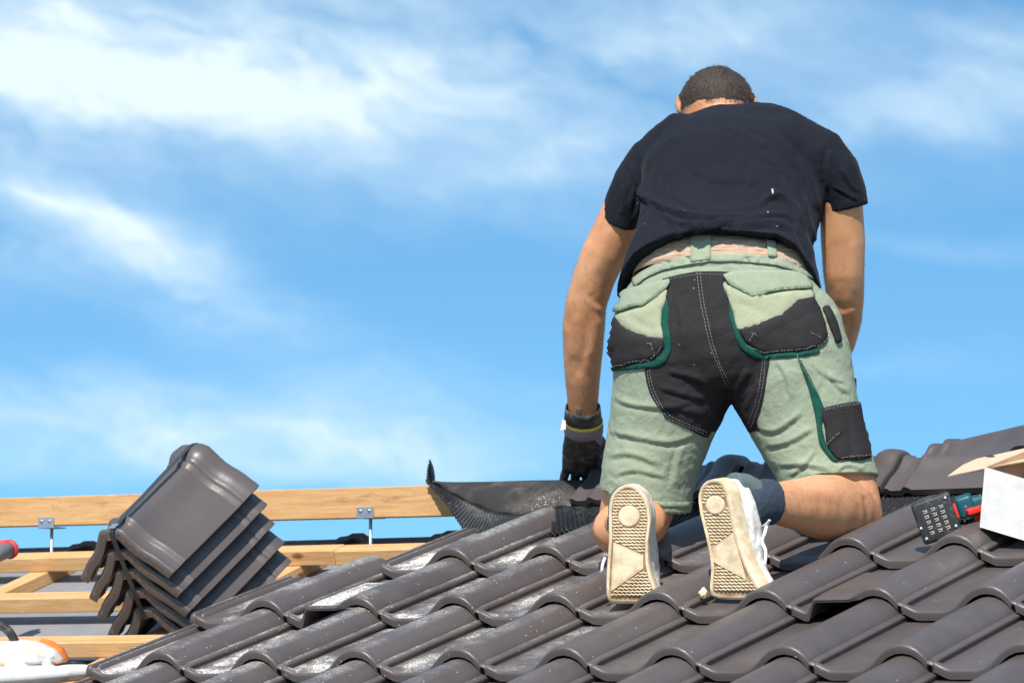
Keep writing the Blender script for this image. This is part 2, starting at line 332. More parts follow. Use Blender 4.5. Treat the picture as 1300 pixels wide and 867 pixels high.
# ---------------------------------------------------------------- roof tiles
TW, TG, TL = .27, .42, .485
PROF = [(.0, .0140), (.0025, .0152), (.006, .0146), (.018, .0082), (.030, .0022), (.037, .0004), (.05, 0), (.07, 0), (.09, 0), (.103, .0008), (.116, .004), (.129, .011), (.143, .0225),
        (.158, .036), (.173, .0465), (.190, .0535), (.207, .0555), (.224, .0525), (.239, .0450), (.251, .0345), (.2595, .0235), (.2606, .0196), (.2655, .0185), (.2725, .0160), (.2742, .0140), (.2742, .0095)]
LIP = len(PROF)-4
STN = [(0, -.0075), (.0015, -.0042), (.005, -.0014), (.010, -.0010), (.015, -.0026), (.020, -.0028), (.028, -.0004), (.036, 0), (.055, 0), (.12, 0), (.25, 0), (.38, 0), (.465, 0), (TL, -.002)]
TH = .0250; TB = .0185
def tile_mesh(kind='plain'):
    """local frame: x across, y up the slope from the nose, z out of the roof. The body rests on the tile below, so it is tipped by TH over one gauge."""
    tip = TH*1.10/TG
    V = []; F = []; nP = len(PROF)
    def zoff(x, s, z):
        if kind == 'vent' and .035 < x < .165:
            k = min(1, max(0, (x-.038)/.024)); a = max(0, min(1, (.34-s)/.12)); a = a*a*(3-2*a)
            tgt = .034
            z = max(z, z+(tgt-z)*k*a) if x < .165 else z
        return z
    prof = list(PROF)
    if kind == 'vent': prof = PROF[:5]+[(.036, .0015), (.041, .003), (.058, .030), (.063, .0335), (.07, .034), (.09, .034), (.115, .034), (.135, .034), (.146, .0345), (.154, .0365)]+PROF[14:]
    nP = len(prof)
    def lowleft(x, s, z):                      # the raised corner by the neighbour's barrel exists only at the nose
        if x > .036: return z
        a = min(1, max(0, (s-.014)/.026)); a = a*a*(3-2*a); return z*(1-a)+.0008*a
    for (s, dz) in STN:
        for (x, z) in prof:
            if kind == 'vent' and .04 < x < .16:
                a = max(0, min(1, (.34-s)/.10)); a = a*a*(3-2*a); base = 0 if x < .103 else ((x-.103)/.055)**1.3*.036
                z = base + (z-base)*a
            V.append((x, s, lowleft(x, s, z)+dz + TH - tip*s))
    for (s, dz) in STN:
        for i, (x, z) in enumerate(prof):
            th = TB if x < .13 or x > .25 else TB*.88
            if kind == 'vent' and .05 < x < .16:
                a = max(0, min(1, (.34-s)/.10)); a = a*a*(3-2*a); base = 0 if x < .103 else ((x-.103)/.055)**1.3*.036
                z = base + (z-base)*a; th = .0085
            if i >= nP-4: th = .0035
            z = lowleft(x, s, z)
            V.append((x-(.003 if i > nP-6 else 0), s+(.002 if s == 0 else 0), z - th + TH - tip*s + (dz if s > 0 else -.001)))
    ns = len(STN); o2 = ns*nP
    for j in range(ns-1):
        for i in range(nP-1):
            a = j*nP+i; F.append((a, a+1, a+nP+1, a+nP)); b = o2+a; F.append((b, b+nP, b+nP+1, b+1))
    for i in range(nP-1): F.append((i, o2+i, o2+i+1, i+1)); a = (ns-1)*nP+i; F.append((a, a+1, o2+a+1, o2+a))
    for j in range(ns-1):
        a = j*nP; F.append((a, a+nP, o2+a+nP, o2+a)); a = j*nP+nP-1; F.append((a, o2+a, o2+a+nP, a+nP))
    # interlocking ribs at the left
    RB = [(-.041, -.004), (-.0405, .008), (-.037, .0125), (-.029, .0125), (-.0255, .008), (-.024, .0005), (-.015, .0005), (-.0125, .006), (-.0095, .0115), (-.004, .0115), (-.001, .007), (.002, .002), (.002, -.010), (-.041, -.010)]
    o3 = len(V); nr = len(RB)
    ST2 = [(.034, .25), (.037, .7), (.042, .95), (.052, 1), (.25, 1), (.455, 1), (.470, .3)]
    for s, k in ST2:
        for (x, z) in RB: V.append((x, s, (z+.010)*k-.010 + TH - tip*s))
    for j in range(len(ST2)-1):
        for i in range(nr):
            a = o3+j*nr+i; b = o3+j*nr+(i+1) % nr; F.append((a, b, b+nr, a+nr))
    F.append(tuple(o3+i for i in range(nr))[::-1]); F.append(tuple(o3+(len(ST2)-1)*nr+i for i in range(nr)))
    return fix_normals(mesh('roof_tile', V, F, True, 50))
ME_PLAIN, ME_VENT = tile_mesh(), tile_mesh('vent')
roof = empty('tiled_roof', rp(0, 0, 0), label='sloping roof field of dark anthracite interlocking clay tiles under the kneeling man', category='roof')
LEFT = {0: 0, 1: -1, 2: -1, 3: -1, 4: -2, 5: -2}
for r in range(6):
    for c in range(LEFT[r], 12):
        vent = (r, c) in ((1, 0), (1, 5))
        jx, js, jr = random.uniform(-.0012, .0012), random.uniform(-.002, .002), random.uniform(-.003, .003)
        X_ = RX*math.cos(jr)+RS*math.sin(jr); Y_ = -RX*math.sin(jr)+RS*math.cos(jr)
        o = child('roof_tile', ME_VENT if vent else ME_PLAIN, M_TILE, roof, M4(X_, Y_, RN, rp(c*TW-.27+jx, -r*TG+js, -.035+random.uniform(0, .001))))
        if vent: o['label'] = 'vent tile with a raised hood and a dark opening'

# tiles on the far slope, seen edge-on under the ridge board
FS = np.array([0, math.cos(RA), -math.sin(RA)]); FN = np.array([0, math.sin(RA), math.cos(RA)])
far = empty('far_roof_slope', (0, RIDGE_Y, RIDGE_Z), label='far slope of the roof, dark tile edge with red underside seen below the ridge board', category='roof')
fV = []; fF = []
fp = [(0, .0), (.05, 0), (.062, .007), (.085, .009), (.10, .016), (.135, .016), (.150, .008), (.17, 0), (.30, 0)]
def far_mesh():
    V = [(x, y, z+dz) for y, dz in ((0, 0), (.38, 0)) for x, z in fp]; n = len(fp)
    V += [(x, y, z-.014) for y in (0, .38) for x, z in fp]
    F = []
    for i in range(n-1): F += [(i, i+1, n+i+1, n+i), (2*n+i, 3*n+i, 3*n+i+1, 2*n+i+1), (i, 2*n+i, 2*n+i+1, i+1), (n+i, n+i+1, 3*n+i+1, 3*n+i)]
    F += [(0, n, 3*n, 2*n), (n-1, 3*n-1, 4*n-1, 2*n-1)]
    return fix_normals(mesh('roof_tile', V, F, True, 30))
fm = far_mesh()
FAR_Z = onY(300, 690, RIDGE_Y+.09)[2]
for i in range(-11, 14):
    child('roof_tile', fm, M_RED if False else M_TILE, far, M4(RX, FS, FN, (i*.302, RIDGE_Y+.08, FAR_Z+.004)))
child('batten', box_mesh('batten', HX1-HX0, .06, .03, .002, 1), M_RED, far, M4(RX, FS, FN, ((HX0+HX1)/2, RIDGE_Y+.105, FAR_Z-.032)))

# ---------------------------------------------------------------- ridge tiles
RP = [(0, 0), (.018, 0), (.024, -.003), (.032, -.015), (.043, -.032), (.057, -.051), (.072, -.065), (.088, -.077), (.103, -.091), (.116, -.106), (.127, -.117), (.132, -.1235)]
RPF = [(-u, v) for u, v in RP[:0:-1]]+RP
RST = [(0, -.004), (.001, .001), (.004, .0055), (.009, .007), (.014, .005), (.018, .0005), (.022, -.001), (.046, -.001), (.050, .001), (.055, .007), (.060, .0095), (.066, .0085), (.072, .003), (.078, 0), (.2, 0), (.325, 0),
       (.333, .001), (.338, .006), (.344, .009), (.350, .0085), (.354, .006), (.358, .0065), (.364, .012), (.373, .019), (.386, .0235), (.400, .0245), (.414, .023), (.424, .019), (.429, .015), (.430, .011)]
def ridge_mesh(vs=1.0, fl=0.0):
    pr = np.array(RPF)*np.array([1, vs]); pr[:, 0] += np.sign(pr[:, 0])*fl; n = len(pr)
    tan = np.gradient(pr, axis=0); nor = np.stack([-tan[:, 1], tan[:, 0]], 1); nor /= np.linalg.norm(nor, axis=1)[:, None]
    V = []; F = []
    for (l, o) in RST:
        for k in range(n):
            q = pr[k]+nor[k]*o
            if k in (0, n-1): q = q + np.array([0, -.0])
            V.append((l, q[0], q[1]))
    for (l, o) in RST:
        for k in range(n):
            q = pr[k]+nor[k]*(min(o, .0235)*.9-.0165); V.append((min(max(l, .0005), .4295), q[0], q[1]))
    ns = len(RST); o2 = ns*n
    for j in range(ns-1):
        for i in range(n-1):
            a = j*n+i; F.append((a, a+n, a+n+1, a+1)); b = o2+a; F.append((b, b+1, b+n+1, b+n))
    for i in range(n-1): F.append((i, i+1, o2+i+1, o2+i)); a = (ns-1)*n+i; F.append((a, o2+a, o2+a+1, a+1))
    for j in range(ns-1): a = j*n; F.append((a, o2+a, o2+a+n, a+n)); a = j*n+n-1; F.append((a, a+n, o2+a+n, o2+a))
    # thicker bead along both long edges
    me = fix_normals(mesh('ridge_tile', V, F, True, 60))
    me.materials.append(M_RIDGE); me.materials.append(M_CUT)
    idx = []
    for p in me.polygons:
        c = p.center; idx.append(1 if (c.x < .001 and abs(p.normal.x) > .8) else 0)
    under = []
    me.polygons.foreach_set('material_index', idx)
    return me
ME_RIDGE = ridge_mesh(1.0, .007); ME_LAID = ridge_mesh(.69)
def cam_vec(r, u, f): return RT*r+UP*u+FW*f
def ortho(x, y):
    x = x/np.linalg.norm(x); y = y-x*(x@y); y /= np.linalg.norm(y); z = np.cross(x, y)
    if z[2] < 0: y = -y; z = -z
    return x, y, z
sx_, sy_, sz_ = ortho(cam_vec(.433, .454, .771), cam_vec(.848, .080, -.524))
SOFF = cam_vec(.0193, -.0478, .022)
S0 = P(138, 677, 9.80)
SL = ['topmost ridge tile of the leaning stack, its broad dark face fully exposed', 'second ridge tile from the top in the strapped leaning stack', 'middle ridge tile of the strapped leaning stack of five',
      'fourth ridge tile from the top in the strapped leaning stack', 'lowest ridge tile of the leaning stack, resting on the battens']
for k in range(5):
    a = random.uniform(-.006, .006)
    o = obj('ridge_tile', ME_RIDGE, None, None, label=SL[k], category='ridge tile', group='ridge tiles stacked on the battens')
    o.matrix_world = M4(sx_, sy_, sz_, S0 + SOFF*k*1.02 + sy_*a*.6)
# strap round the stack
def sloc(x, y, z, k=0): return S0+sx_*x+sy_*y+sz_*z+SOFF*1.02*k
sp = [sloc(.422, -.010, .022), sloc(.40, -.011, .0265), sloc(.385, -.012, .0262), sloc(.25, -.013, .022), sloc(.06, -.014, .013), sloc(.0, -.013, .0075), sloc(-.004, -.012, .004), sloc(-.0045, -.011, -.008),
      sloc(-.005, -.004, -.012, 2), sloc(-.005, .004, -.016, 4), sloc(-.002, .004, -.022, 4), sloc(.02, .004, -.026, 4), sloc(.40, -.004, -.006, 4), sloc(.432, -.005, 0, 4), sloc(.438, -.006, .004, 3.5), sloc(.440, -.008, .006, 1), sloc(.436, -.010, .012)]
V = []; F = []; n = len(sp)
for i in range(n):
    t_ = sp[(i+1) % n]-sp[i-1]; t_ /= np.linalg.norm(t_); wd = sy_-t_*(sy_@t_); wd /= np.linalg.norm(wd); nn = np.cross(wd, t_)
    for a, b in ((-1, -1), (1, -1), (1, 1), (-1, 1)): V.append(sp[i]+wd*a*.0068+nn*b*.0005)
for i in range(n):
    for k in range(4): F.append((i*4+k, i*4+(k+1) % 4, ((i+1) % n)*4+(k+1) % 4, ((i+1) % n)*4+k))
strap = obj('strap', mesh('strap', V, F, False), M_STRAP, None, label='black plastic strap tied lengthwise round the leaning stack of ridge tiles', category='strap')
obj('strap_buckle', box_mesh('strap_buckle', .022, .018, .004, .001, 1), M_STEEL, strap).matrix_world = M4(sx_, sy_, sz_, sloc(.012, -.013, .013))

# laid ridge tiles: part of the roof
def laid(px, py, y=None, mirror=False, tilt=0, yaw=0, name=None):
    pass
RT_Z = onY(1100, 583, RIDGE_Y)[2]
for px_l in (744, 940, 1140, 1338, 1540, 1748):
    p = onY(px_l, 600, RIDGE_Y-.05); x0 = p[0]
    o = child('ridge_tile', ME_LAID, None, roof, M4((1, 0, .0), (0, 1, 0), (0, 0, 1), (x0, RIDGE_Y, RT_Z+random.uniform(-.002, .002))))
# the loose one lying askew on top
lx = P(1300, 543, 9.75)-P(1208, 562, 9.72)
x_, y_, z_ = ortho(lx + FW*-.0, -FW + RT*.25)
x_, y_, z_ = ortho(P(1300, 545, 9.62)-P(1208, 566.5, 9.80), np.array([0, 1., 0]))
o = obj('ridge_tile', ME_LAID, None, None, label='loose ridge tile lying tilted on top of the laid ridge behind the cardboard box', category='ridge tile')
o.matrix_world = M4(x_, y_, z_, P(1188, 567, 9.84))

# ---------------------------------------------------------------- ridge roll
roll = empty('ridge_roll', onY(650, 612, RIDGE_Y), label='black ridge ventilation roll with pleated skirts, left end curled up beside the wooden board', category='ridge roll')
def fleece(t, b):
    p = wpos(t); n = t.noise(t.vm('MULTIPLY', p, (1, 3, 3)), 30, 6, .75); st = t.ramp(t.noise(p, 8, 4, .7), .4, .7)
    c = t.mix(t.m('MULTIPLY', st, n), (.024, .022, .021), (.17, .145, .12))
    sp_ = t.m('MULTIPLY', t.ramp(t.vor(p, 170), .30, .18), t.ramp(t.vm('DISTANCE', p, tuple(onY(692, 645, RIDGE_Y-.12))), .10, .02))
    c = t.mix(t.m('MULTIPLY', sp_, t.ramp(t.noise(p, 50), .42, .55)), c, (.62, .60, .55))
    return {'Base Color': c, 'bump': (t.m('ADD', t.noise(p, 400, 3, .7), n), .5, .003)}
M_FLEECE = mat('black_fleece', rough=.85, build=fleece)
M_PLEAT = mat('pleated_black_aluminium', (.018, .019, .022), .52, spec=.45, build=lambda t, b: {'Base Color': t.mix(t.ramp(t.noise(wpos(t), 40, 5, .7), .5, .75), (.015, .016, .019), (.075, .075, .075))})
RY = RIDGE_Y
XE = onY(752, 640, RY-.12)[0]
BRD = [onY(548, 613.5, RY-.022), onY(560, 618.5, RY-.03), onY(577.7, 629, RY-.05), onY(600.7, 639.5, RY-.075), onY(619, 647.6, RY-.10), onY(644.5, 652, RY-.12), onY(667.6, 652, RY-.125),
       onY(690.7, 648.8, RY-.125), onY(716, 643, RY-.12), onY(742, 645, RY-.12), np.array([XE+.03, RY-.105, RT_Z-.092]), np.array([XE+.1, RY-.105, RT_Z-.094])]
brd = catmull(BRD, 40)
topl = catmull([onY(547, 612, RY-.018), onY(562, 612.2, RY-.015), onY(580, 612.4, RY-.012), onY(600.7, 612.2, RY-.01), onY(619, 612, RY-.01), onY(644.5, 611.2, RY-.01), onY(667.6, 610.5, RY-.01),
                onY(690.7, 610, RY-.01), onY(716, 609.8, RY-.01), onY(742, 609.4, RY-.01), np.array([XE+.03, RY-.01, RT_Z-.022]), np.array([XE+.1, RY-.01, RT_Z-.024])], 40)
ext = np.linspace(0, 1, 60)[1:, None]
endx = HX1-.1
brd = np.vstack([brd, brd[-1]+ext*np.array([endx-brd[-1][0], 0, 0])]); topl = np.vstack([topl, topl[-1]+ext*np.array([endx-topl[-1][0], 0, 0])])
n_ = len(brd); V = []; F = []; K = 8
for i in range(n_):
    back_ = topl[i]+np.array([0, .13, -.055])
    for k in range(K+1):
        t = k/K; p = topl[i]*(1-t)+brd[i]*t
        V.append(p + np.array([0, -.012, .006])*math.sin(PI*t) + np.array([0, 0, 1])*.0025*math.sin(i*.11+t*5)*t)
    V.append(topl[i]+np.array([0, .02, .001])); V.append(back_)
S_ = K+3
for i in range(n_-1):
    for k in range(K): a = i*S_+k; F.append((a, a+1, a+S_+1, a+S_))
    a = i*S_; F += [(a, a+S_, a+S_+K+1, a+K+1), (a+K+1, a+S_+K+1, a+S_+K+2, a+K+2)]
def solid(o, th, off=0):
    m_ = o.modifiers.new('thickness', 'SOLIDIFY'); m_.thickness = th; m_.offset = off; return o
solid(child('fleece', mesh('fleece', V, F), M_FLEECE, roll), .003)
# skirt
nb = 460
bb = catmull(BRD + [np.array([XE+d, RY-.105, RT_Z-.094]) for d in (.4, .8, 1.2, 1.8, 2.6)], 160)
cc = catmull([onY(540.5, 612, RY-.034), onY(551, 622, RY-.055), onY(566, 637.5, RY-.085), onY(581, 660, RY-.115), onY(600, 686, RY-.16), onY(625, 693, RY-.20), onY(660, 688, RY-.225),
              onY(690.7, 682, RY-.235), onY(718, 676, RY-.235), onY(744, 672, RY-.235)] + [np.array([XE+d, RY-.215, RT_Z-.165]) for d in (.03, .1, .4, .8, 1.2, 1.8, 2.6)], 160)
V = []; F = []; K = 10; n_ = len(bb)
arc = np.concatenate([[0], np.cumsum(np.linalg.norm(np.diff((bb+cc)/2, axis=0), axis=1))])
for i in range(n_):
    w_ = math.sin(arc[i]/.0135*2*PI)
    for k in range(K+1):
        t = k/K; p = bb[i]*(1-t)+cc[i]*t
        nn = np.array([0, -.35, .93])
        V.append(p+nn*(.0058*w_*(.35+.65*t)*min(1, 4*t+.15)+.003*math.sin(arc[i]*21+1)*t))
for i in range(n_-1):
    for k in range(K): a = i*(K+1)+k; F.append((a, a+1, a+K+2, a+K+1))
solid(child('pleated_skirt', mesh('pleated_skirt', V, F), M_PLEAT, roll), .0012)
# curled-up end of the skirt
lft = catmull([onY(541, 613, RY-.04), onY(542, 604, RY-.05), onY(543, 594, RY-.06), onY(545.6, 583, RY-.07)], 24)
rgt = catmull([onY(551.5, 614, RY-.02), onY(552, 605, RY-.012), onY(550, 593, RY-.02), onY(546.6, 584.5, RY-.05)], 24)
V = []; F = []; n_ = len(lft)
for i in range(n_):
    w_ = .6*math.sin(i/n_*2*PI*12)
    for k in range(5):
        t = k/4; V.append(lft[i]*(1-t)+rgt[i]*t + RT*(-.004*w_*(1-t)) + FW*.004*w_*(1-t) - FW*.012*math.sin(PI*t))
for i in range(n_-1):
    for k in range(4): a = i*5+k; F.append((a, a+1, a+6, a+5))
solid(child('curled_end', mesh('curled_end', V, F), M_PLEAT, roll), .0014)
#PERSON
# ---------------------------------------------------------------- person
from mathutils import noise as mn
from mathutils.geometry import delaunay_2d_cdt
def tube(rings, seg=32, cap=True, ex=2.0):
    """closed loft; ring = (px, py, depth, half width in px, half depth in m)"""
    R_ = [(P(r[0], r[1], r[2]), r[3]/FPX*r[2], r[4]) for r in rings]
    C_ = [r[0] for r in R_]; n = len(C_); V = []; F = []
    for i, (c, a, b) in enumerate(R_):
        t = C_[min(i+1, n-1)]-C_[max(i-1, 0)]; t /= np.linalg.norm(t)
        v = c-CAM; v /= np.linalg.norm(v)
        W_ = np.cross(t, v); W_ /= np.linalg.norm(W_); D_ = np.cross(W_, t)
        for k in range(seg):
            an = 2*PI*k/seg; ca, sa = math.cos(an), math.sin(an)
            ca = math.copysign(abs(ca)**(2/ex), ca); sa = math.copysign(abs(sa)**(2/ex), sa)
            V.append(c+W_*ca*a+D_*sa*b)
    for i in range(n-1):
        for k in range(seg): a = i*seg+k; b = i*seg+(k+1) % seg; F.append((a, b, b+seg, a+seg))
    if cap: F.append(tuple(range(seg))[::-1]); F.append(tuple((n-1)*seg+k for k in range(seg)))
    return V, F
def ball(c, rx, ry, rz, ax=None, seg=20):
    V = []; F = []; ax = (RT, FW, UP) if ax is None else ax
    for i in range(seg//2+1):
        th = PI*i/(seg//2)
        for k in range(seg):
            ph = 2*PI*k/seg; V.append(c+ax[0]*rx*math.sin(th)*math.cos(ph)+ax[1]*ry*math.sin(th)*math.sin(ph)+ax[2]*rz*math.cos(th))
    for i in range(seg//2):
        for k in range(seg): a = i*seg+k; b = i*seg+(k+1) % seg; F.append((a, b, b+seg, a+seg))
    return V, F
def bake(name, me, mods):
    o = bpy.data.objects.new('tmp', me); col.objects.link(o)
    for typ, kw in mods:
        m_ = o.modifiers.new(typ, typ)
        for k, v in kw.items(): setattr(m_, k, v)
    dg = bpy.context.evaluated_depsgraph_get(); dg.update()
    r = bpy.data.meshes.new_from_object(o.evaluated_get(dg)); r.name = name
    bpy.data.objects.remove(o); return r
def union(name, parts, voxel=.005, smooth=4, fac=.5):
    V = []; F = []
    for v, f in parts: b = len(V); V += list(v); F += [tuple(i+b for i in q) for q in f]
    me = fix_normals(mesh('t', V, F, False))
    me = bake(name, me, [('REMESH', dict(mode='VOXEL', voxel_size=voxel)), ('SMOOTH', dict(factor=fac, iterations=smooth))])
    me.polygons.foreach_set('use_smooth', [True]*len(me.polygons)); return me
def arrays(me):
    n = len(me.vertices); co = np.empty(n*3); me.vertices.foreach_get('co', co); no = np.empty(n*3); me.vertices.foreach_get('normal', no)
    return co.reshape(-1, 3), no.reshape(-1, 3)
def setco(me, co): me.vertices.foreach_set('co', co.ravel()); me.update()
def pix(co):
    X_ = co-CAM; d = X_@FW; return np.stack([650+FPX*(X_@RT)/d, 433.5-FPX*(X_@UP)/d], 1)
def polydist(q, pl):
    """signed distance in px to a polyline and fade towards its ends"""
    best = np.full(len(q), 1e9); sg = np.zeros(len(q)); tt = np.zeros(len(q)); pl = np.array(pl, float); L = 0
    seg = np.linalg.norm(np.diff(pl, axis=0), axis=1); tot = seg.sum()
    for i in range(len(pl)-1):
        a, b = pl[i], pl[i+1]; ab = b-a; t = np.clip(((q-a)@ab)/(ab@ab), 0, 1); c = a+t[:, None]*ab; dv = q-c; d = np.hypot(dv[:, 0], dv[:, 1])
        s = np.sign(ab[0]*dv[:, 1]-ab[1]*dv[:, 0]); m_ = d < best; best[m_] = d[m_]; sg[m_] = s[m_]; tt[m_] = (L+t[m_]*seg[i])/tot; L += seg[i]
    return best*sg, tt
def folds(me, curves, face=.25):
    co, no = arrays(me); q = pix(co); fc = np.clip((-(no@FW)+.15)/face, 0, 1); dsp = np.zeros(len(co))
    for pl, amp, wd in curves:
        pl = catmull([(x, y) for x, y in pl], 5); d, t = polydist(q, pl)
        fade = np.clip(np.minimum(t, 1-t)*5, 0, 1); fade = fade*fade*(3-2*fade)
        # a fold: crest with a sharper valley just beside it
        dsp += amp*fade*(np.exp(-(np.abs(d)/wd)**1.25)-.85*np.exp(-(np.abs(d-wd*1.15)/(wd*.6))**1.4))
    co = co+no*(dsp*fc)[:, None]; setco(me, co)
def rumple(me, amp, sc_, seed=0, stretch=(1, 1, 1)):
    co, no = arrays(me); o = np.empty(len(co)); st = np.array(stretch)*sc_
    for i, c in enumerate(co):
        v = Vector(c*st+seed); n = mn.noise(v+Vector((mn.noise(v*.6)*1.2,)*3)); o[i] = 1-abs(n)*2.2+mn.noise(v*2.3)*.3
    setco(me, co+no*(amp*(o-.4))[:, None])
def flex(me, f):
    co, no = arrays(me); setco(me, f(co, no))

def skin_nodes(t, b):
    p = wpos(t); n = t.noise(p, 9, 4, .6); f = t.noise(p, 130, 3, .6)
    c = t.mix(t.ramp(n, .3, .7), (.57, .255, .120), (.69, .345, .180)); c = t.mix(t.m('MULTIPLY', t.ramp(f, .5, .8), .35), c, (.44, .18, .10))
    return {'Base Color': c, 'Roughness': t.m('MULTIPLY_ADD', f, .2, .38), 'bump': (t.m('ADD', f, t.noise(p, 420, 2)), .12, .002)}
M_SKIN = mat('skin', rough=.5, build=skin_nodes, sss=.12)
def cloth_nodes(c1, c2, sc_=900, bump=.25, fade=None):
    def f(t, b):
        p = wpos(t); n = t.noise(p, 7, 4, .6); f_ = t.noise(p, 160, 3, .7)
        c = t.mix(n, c1, c2); c = t.mix(t.m('MULTIPLY', t.ramp(f_, .5, .8), .25), c, tuple(min(1, x*1.7+.01) for x in c2))
        if fade: # pale dust and paint flecks
            s = t.ramp(t.vor(p, 75), .10, .05); r = t.sep(t.vor(p, 75, out='Color'))[0]
            c = t.mix(t.m('MULTIPLY', s, t.m('LESS_THAN', r, fade)), c, (.6, .58, .52))
        wv = t.noise(p, 700, 2)
        return {'Base Color': c, 'bump': (t.m('ADD', t.m('MULTIPLY', wv, .6), t.m('ADD', t.m('MULTIPLY', t.noise(p, 38, 5, .65), 1.5), f_)), bump*1.5, .0035)}
    return f
M_SHIRT = mat('faded_navy_jersey', rough=.9, spec=.2, build=cloth_nodes((.0065, .0078, .0135), (.0115, .0135, .021), fade=.02), sheen=.03)
M_GREEN = mat('sage_green_canvas', rough=.85, spec=.2, build=cloth_nodes((.256, .302, .212), (.322, .365, .265)), sheen=.05)
M_KHAKI = mat('khaki_green_canvas', rough=.85, spec=.2, build=cloth_nodes((.31, .335, .215), (.38, .395, .27)))
M_BLACK = mat('black_canvas', rough=.85, spec=.25, build=cloth_nodes((.016, .015, .017), (.030, .026, .027), fade=.05))
M_TEAL = mat('teal_piping', rough=.8, spec=.2, build=cloth_nodes((.006, .058, .044), (.010, .090, .066)))
M_BELT = mat('beige_woven_belt', rough=.85, spec=.2, build=lambda t, b: {'Base Color': t.mix(t.ramp(t.noise(t.vm('MULTIPLY', wpos(t), (30, 30, 420)), 1.0, 3, .6), .35, .65), t.mix(t.m('MULTIPLY_ADD', t.m('SINE', t.m('MULTIPLY', t.sep(wpos(t))[2], 620.0)), .5, .5), (.27, .165, .105), (.44, .29, .20)), (.58, .42, .31)), 'bump': (t.noise(t.vm('MULTIPLY', wpos(t), (120, 120, 420)), 1.0, 3, .6), .5, .003)})
M_THREAD = mat('pale_thread', (.30, .29, .27), .8)
def hair_nodes(t, b):
    p = wpos(t); return {'Base Color': t.mix(t.noise(p, 160, 3, .7), (.012, .008, .006), (.070, .040, .024)), 'bump': (t.noise(p, 300, 3, .7), .7, .004)}
M_HAIR = mat('dark_brown_hair', rough=.55, build=hair_nodes)
M_SOLE = mat('worn_cream_rubber', rough=.75, build=lambda t, b: {'Base Color': t.mix(t.ramp(t.noise(wpos(t), 28, 5, .7), .38, .68), (.78, .64, .44), (.58, .42, .25)), 'bump': (t.noise(wpos(t), 150, 4, .7), .3, .002)})
M_DIRT = mat('dirty_rubber_grooves', rough=.9, build=lambda t, b: {'Base Color': t.mix(t.ramp(t.noise(wpos(t), 40, 5, .7), .4, .7), (.27, .165, .085), (.50, .36, .21))})
M_LEATH = mat('scuffed_white_leather', rough=.6, build=lambda t, b: {'Base Color': t.mix(t.ramp(t.noise(wpos(t), 22, 6, .7), .45, .72), (.76, .73, .68), (.48, .42, .35)), 'bump': (t.noise(wpos(t), 60, 4, .6), .4, .003)})
M_LACE = mat('white_cotton_lace', (.78, .76, .72), .85)
M_SOCK = mat('dark_blue_sock', rough=.95, build=cloth_nodes((.018, .030, .050), (.040, .055, .080)))
M_COLLAR = mat('grey_heel_lining', rough=.95, build=cloth_nodes((.055, .080, .085), (.13, .17, .17)))
M_GLOVE = mat('black_coated_glove', rough=.5, spec=.4, build=lambda t, b: {'Base Color': t.mix(t.ramp(t.noise(wpos(t), 40, 5, .7), .45, .75), (.026, .026, .028), (.16, .155, .15)), 'bump': (t.vor(wpos(t), 330), .5, .002)})
M_KNIT = mat('grey_knit', rough=.95, build=cloth_nodes((.20, .17, .20), (.30, .26, .30), 1600))
M_YEL = mat('yellow_hem', (.75, .62, .10), .8)

man = empty('person', onroof(900, 700), label='man kneeling on the roof seen from behind, navy T-shirt, green and black work shorts', category='person')

# --- body (one continuous skin)
parts = []
parts.append(tube([(922, 470, 9.47, 90, .10), (922, 420, 9.45, 118, .125), (921, 370, 9.47, 100, .10), (922, 320, 9.56, 84, .085), (928, 265, 9.64, 90, .09), (930, 225, 9.72, 98, .09), (928, 200, 9.78, 80, .075), (920, 188, 9.83, 40, .05)]))
parts.append(tube([(922, 192, 9.78, 40, .07), (916, 168, 9.85, 34, .060), (911, 146, 9.92, 33, .060)]))               # neck
HC = P(910, 139, 9.94)
hf = FW*.80-UP*.60; hu = FW*.60+UP*.80                                                                                # face looks down and away
parts.append(ball(HC, .088, .100, .104, (RT, hf, hu), 28))
parts.append(ball(HC+hf*.045-hu*.05, .060, .062, .062, (RT, hf, hu)))                                                # jaw
parts.append(ball(HC+hf*.108-hu*.012, .012, .016, .024, (RT, hf, hu), 12))                                            # nose
for s in (-1, 1):
    parts.append(ball(HC+RT*s*.034+hf*.090+hu*.012, .016, .010, .009, (RT, hf, hu), 10))                              # brow and eye
    parts.append(ball(HC+RT*s*.092-hf*.006+hu*.010, .012, .017, .030, (RT, hf, hu), 14))                              # ear
parts.append(ball(HC+hf*.096-hu*.052, .024, .010, .008, (RT, hf, hu), 10))                                            # mouth
# arms
parts.append(tube([(850, 205, 9.74, 34, .06), (820, 228, 9.75, 33, .06), (790, 272, 9.78, 28, .055), (769, 318, 9.81, 28.5, .053), (754, 352, 9.84, 27.5, .050), (744, 385, 9.86, 26.5, .046), (741, 415, 9.885, 27.0, .046),
                   (740, 445, 9.91, 25.5, .043), (739.5, 480, 9.94, 22.5, .036), (740, 510, 9.97, 20, .028), (741, 530, 9.99, 19.5, .025)], 24))
parts.append(tube([(1018, 200, 9.66, 34, .06), (1048, 222, 9.64, 33, .06), (1068, 262, 9.64, 28, .055), (1070, 305, 9.66, 28.5, .052), (1071, 345, 9.68, 26.5, .048), (1073, 378, 9.71, 24, .044), (1071, 402, 9.74, 23.5, .043),
                   (1062, 436, 9.78, 22.5, .042), (1050, 472, 9.82, 20, .034), (1040, 505, 9.86, 18, .028), (1036, 530, 9.89, 18, .025)], 24))
